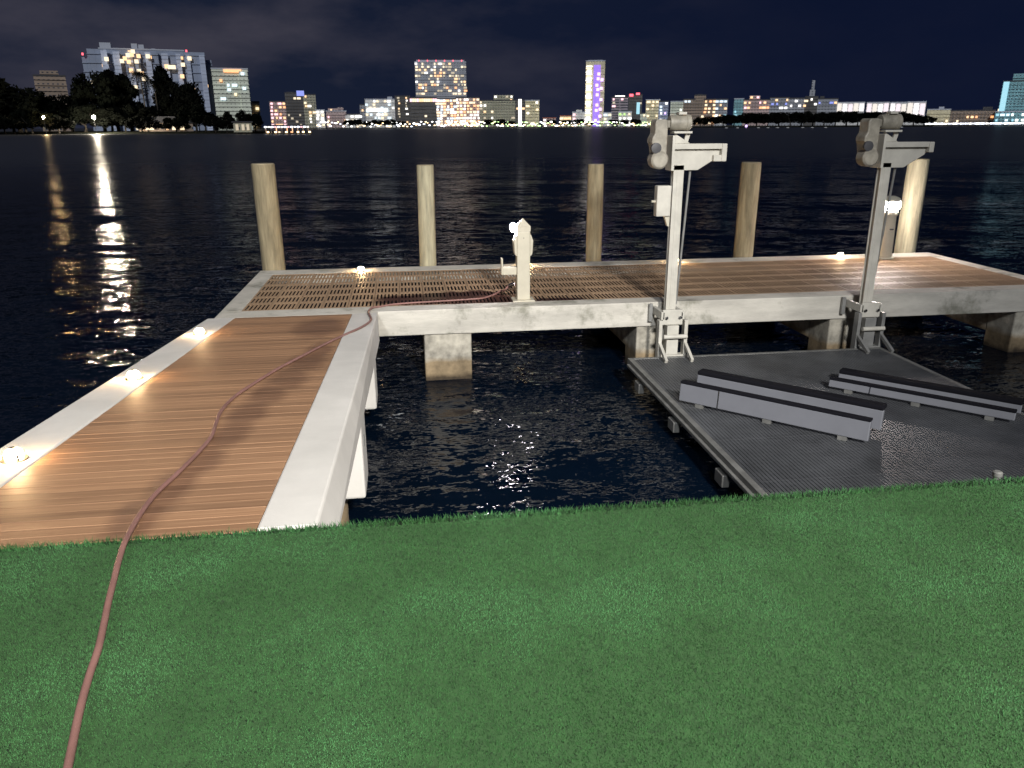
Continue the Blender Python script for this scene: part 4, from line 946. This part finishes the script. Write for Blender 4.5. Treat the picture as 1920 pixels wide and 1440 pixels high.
plant('round', 196, 120, 520, .80, 'tallest rounded tree against the left wing of the condominium')
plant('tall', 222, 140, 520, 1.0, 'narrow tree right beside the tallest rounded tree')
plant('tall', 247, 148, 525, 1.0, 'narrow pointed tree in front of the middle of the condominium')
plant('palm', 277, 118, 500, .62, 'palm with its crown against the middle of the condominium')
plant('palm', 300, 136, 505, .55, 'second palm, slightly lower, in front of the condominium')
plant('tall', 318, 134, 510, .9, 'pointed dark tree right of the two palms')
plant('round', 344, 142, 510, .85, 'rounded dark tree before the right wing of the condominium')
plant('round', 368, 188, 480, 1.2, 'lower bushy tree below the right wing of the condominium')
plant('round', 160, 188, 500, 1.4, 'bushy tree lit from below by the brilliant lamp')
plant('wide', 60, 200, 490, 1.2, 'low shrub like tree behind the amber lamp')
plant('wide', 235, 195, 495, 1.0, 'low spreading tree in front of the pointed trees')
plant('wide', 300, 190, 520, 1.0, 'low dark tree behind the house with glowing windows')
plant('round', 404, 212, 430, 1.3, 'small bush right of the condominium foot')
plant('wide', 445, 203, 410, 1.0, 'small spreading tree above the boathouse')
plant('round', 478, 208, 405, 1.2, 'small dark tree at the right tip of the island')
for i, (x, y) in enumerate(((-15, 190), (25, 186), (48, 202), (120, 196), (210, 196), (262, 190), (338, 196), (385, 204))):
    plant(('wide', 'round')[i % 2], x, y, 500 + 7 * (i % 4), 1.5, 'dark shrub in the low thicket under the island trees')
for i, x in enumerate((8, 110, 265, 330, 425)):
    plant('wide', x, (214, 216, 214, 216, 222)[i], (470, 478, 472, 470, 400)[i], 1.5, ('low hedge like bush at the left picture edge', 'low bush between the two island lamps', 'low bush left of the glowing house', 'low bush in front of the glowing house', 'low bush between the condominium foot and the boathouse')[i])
GS = 'dark trees on the islet in front of the right skyline'
xs = list(range(1292, 1740, 21))
tops = [222, 219, 217, 214, 213, 211, 209, 210, 208, 209, 208, 207, 209, 207, 206, 208, 207, 209, 206, 208, 212, 216]
for i, x in enumerate(xs):
    plant(('round', 'wide')[i % 2], x, tops[min(i, 21)] - 1, 915 + 12 * (i % 3), 1.7 if i % 2 == 0 else 1.35, 'dark tree in the continuous belt on the islet below the right skyline', GS)
GC = 'small trees along the lit city shore'
for i, x in enumerate((655, 668, 690, 704, 722, 735, 752, 915, 928, 941, 958, 1035, 1062, 1085, 1105, 1150, 1170, 1192)):
    plant('round', x, (223, 221, 225, 222)[i % 4], 1180, 1.4, 'small dark tree on the lit city shore', GC)

# ================================================================== SHORE LAMPS
def lamp_proto(m, label):
    t = thing('street_lamp', label, 'street lamp', (0, 0, 0), 'street lamps along the lit far shore')
    MB().lathe([(.12, 0), (.08, 1)], n=6).build('pole', 'metal_dark', t, local=True)
    MB().lathe([(.1, -.6), (1.15, -.4), (1.2, .35), (.1, .6)], (0, 0, 1), n=10).build('lamp', m, t, local=True)
    return t
LP = {m: (lamp_proto(m, ''), lb) for m, lb in (('shore_white', 'white street lamp on the far shore promenade'), ('shore_warm', 'warm orange street lamp on the far shore promenade'), ('shore_green', 'greenish lamp among the far shore lawns'), ('shore_cool', 'bluish white lamp on the far shore promenade'))}
lu = set(); rl = random.Random(5)
def lamp(px, py, m, dist):
    src, lb = LP[m]; p, az = polar(px, dist); z = max(1.6, height(px, py, dist) - .9)
    if m in lu: t = copy_thing(src, (p.x, p.y, .9), 0, lb)
    else: lu.add(m); t = src; t.location = (p.x, p.y, .9); t['label'] = lb
    k = rl.uniform(.8, 1.5)
    for ch in t.children:
        if ch.name.startswith('lamp'): ch.location = (0, 0, z - 1); ch.scale = (k, k, k); ch.location.z = z - k
        else: ch.scale = (1, 1, z)
x = 596
while x < 1236:
    near = 860 < x < 1240
    m = rl.choice(('shore_white', 'shore_warm', 'shore_green', 'shore_green', 'shore_white') if near else ('shore_white', 'shore_cool', 'shore_warm', 'shore_white'))
    lamp(x, rl.uniform(228, 237.5), m, rl.uniform(1166, 1190)); x += rl.uniform(1.8, 6.0) * (.62 if near else .9)
x = 1732
while x < 1925: lamp(x, rl.uniform(231.5, 234), rl.choice(('shore_white', 'shore_cool', 'shore_cool')), 1170); x += rl.uniform(3, 5)

# ================================================================== BUOYS
fb = thing('float', 'small white float in the line of floats before the dark islet', 'float', (0, 0, 0), 'white floats in a line before the dark islet')
MB().lathe([(.05, -.3), (.7, -.2), (.9, .2), (.6, .55), (.1, .65)], n=12).build('body', 'float_white', fb, smooth=True, local=True)
fb.scale = (1.5, 1.5, 1.1)
for i, px in enumerate((1362, 1383, 1422, 1440, 1458, 1477, 1505, 1523, 1548, 1690)):
    p, az = polar(px, 700)
    if i == 0: fb.location = (p.x, p.y, 0)
    else: copy_thing(fb, (p.x, p.y, 0), 0)
p, az = polar(1399, 640)
bu = thing('buoy', 'buoy carrying a small violet light on the dark water', 'buoy', (p.x, p.y, 0))
MB().lathe([(.3, -.3), (.7, 0), (.6, .5), (.2, .9)], n=12).build('float_body', 'metal_dark', bu, smooth=True, local=True)
MB().lathe([(.3, .9), (.85, 1.2), (.85, 2.4), (.3, 2.7)], n=12).build('lamp', 'light_violet', bu, smooth=True, local=True)

for o in bpy.data.objects:
    for k in ('_o', '_s'):
        if k in o: del o[k]
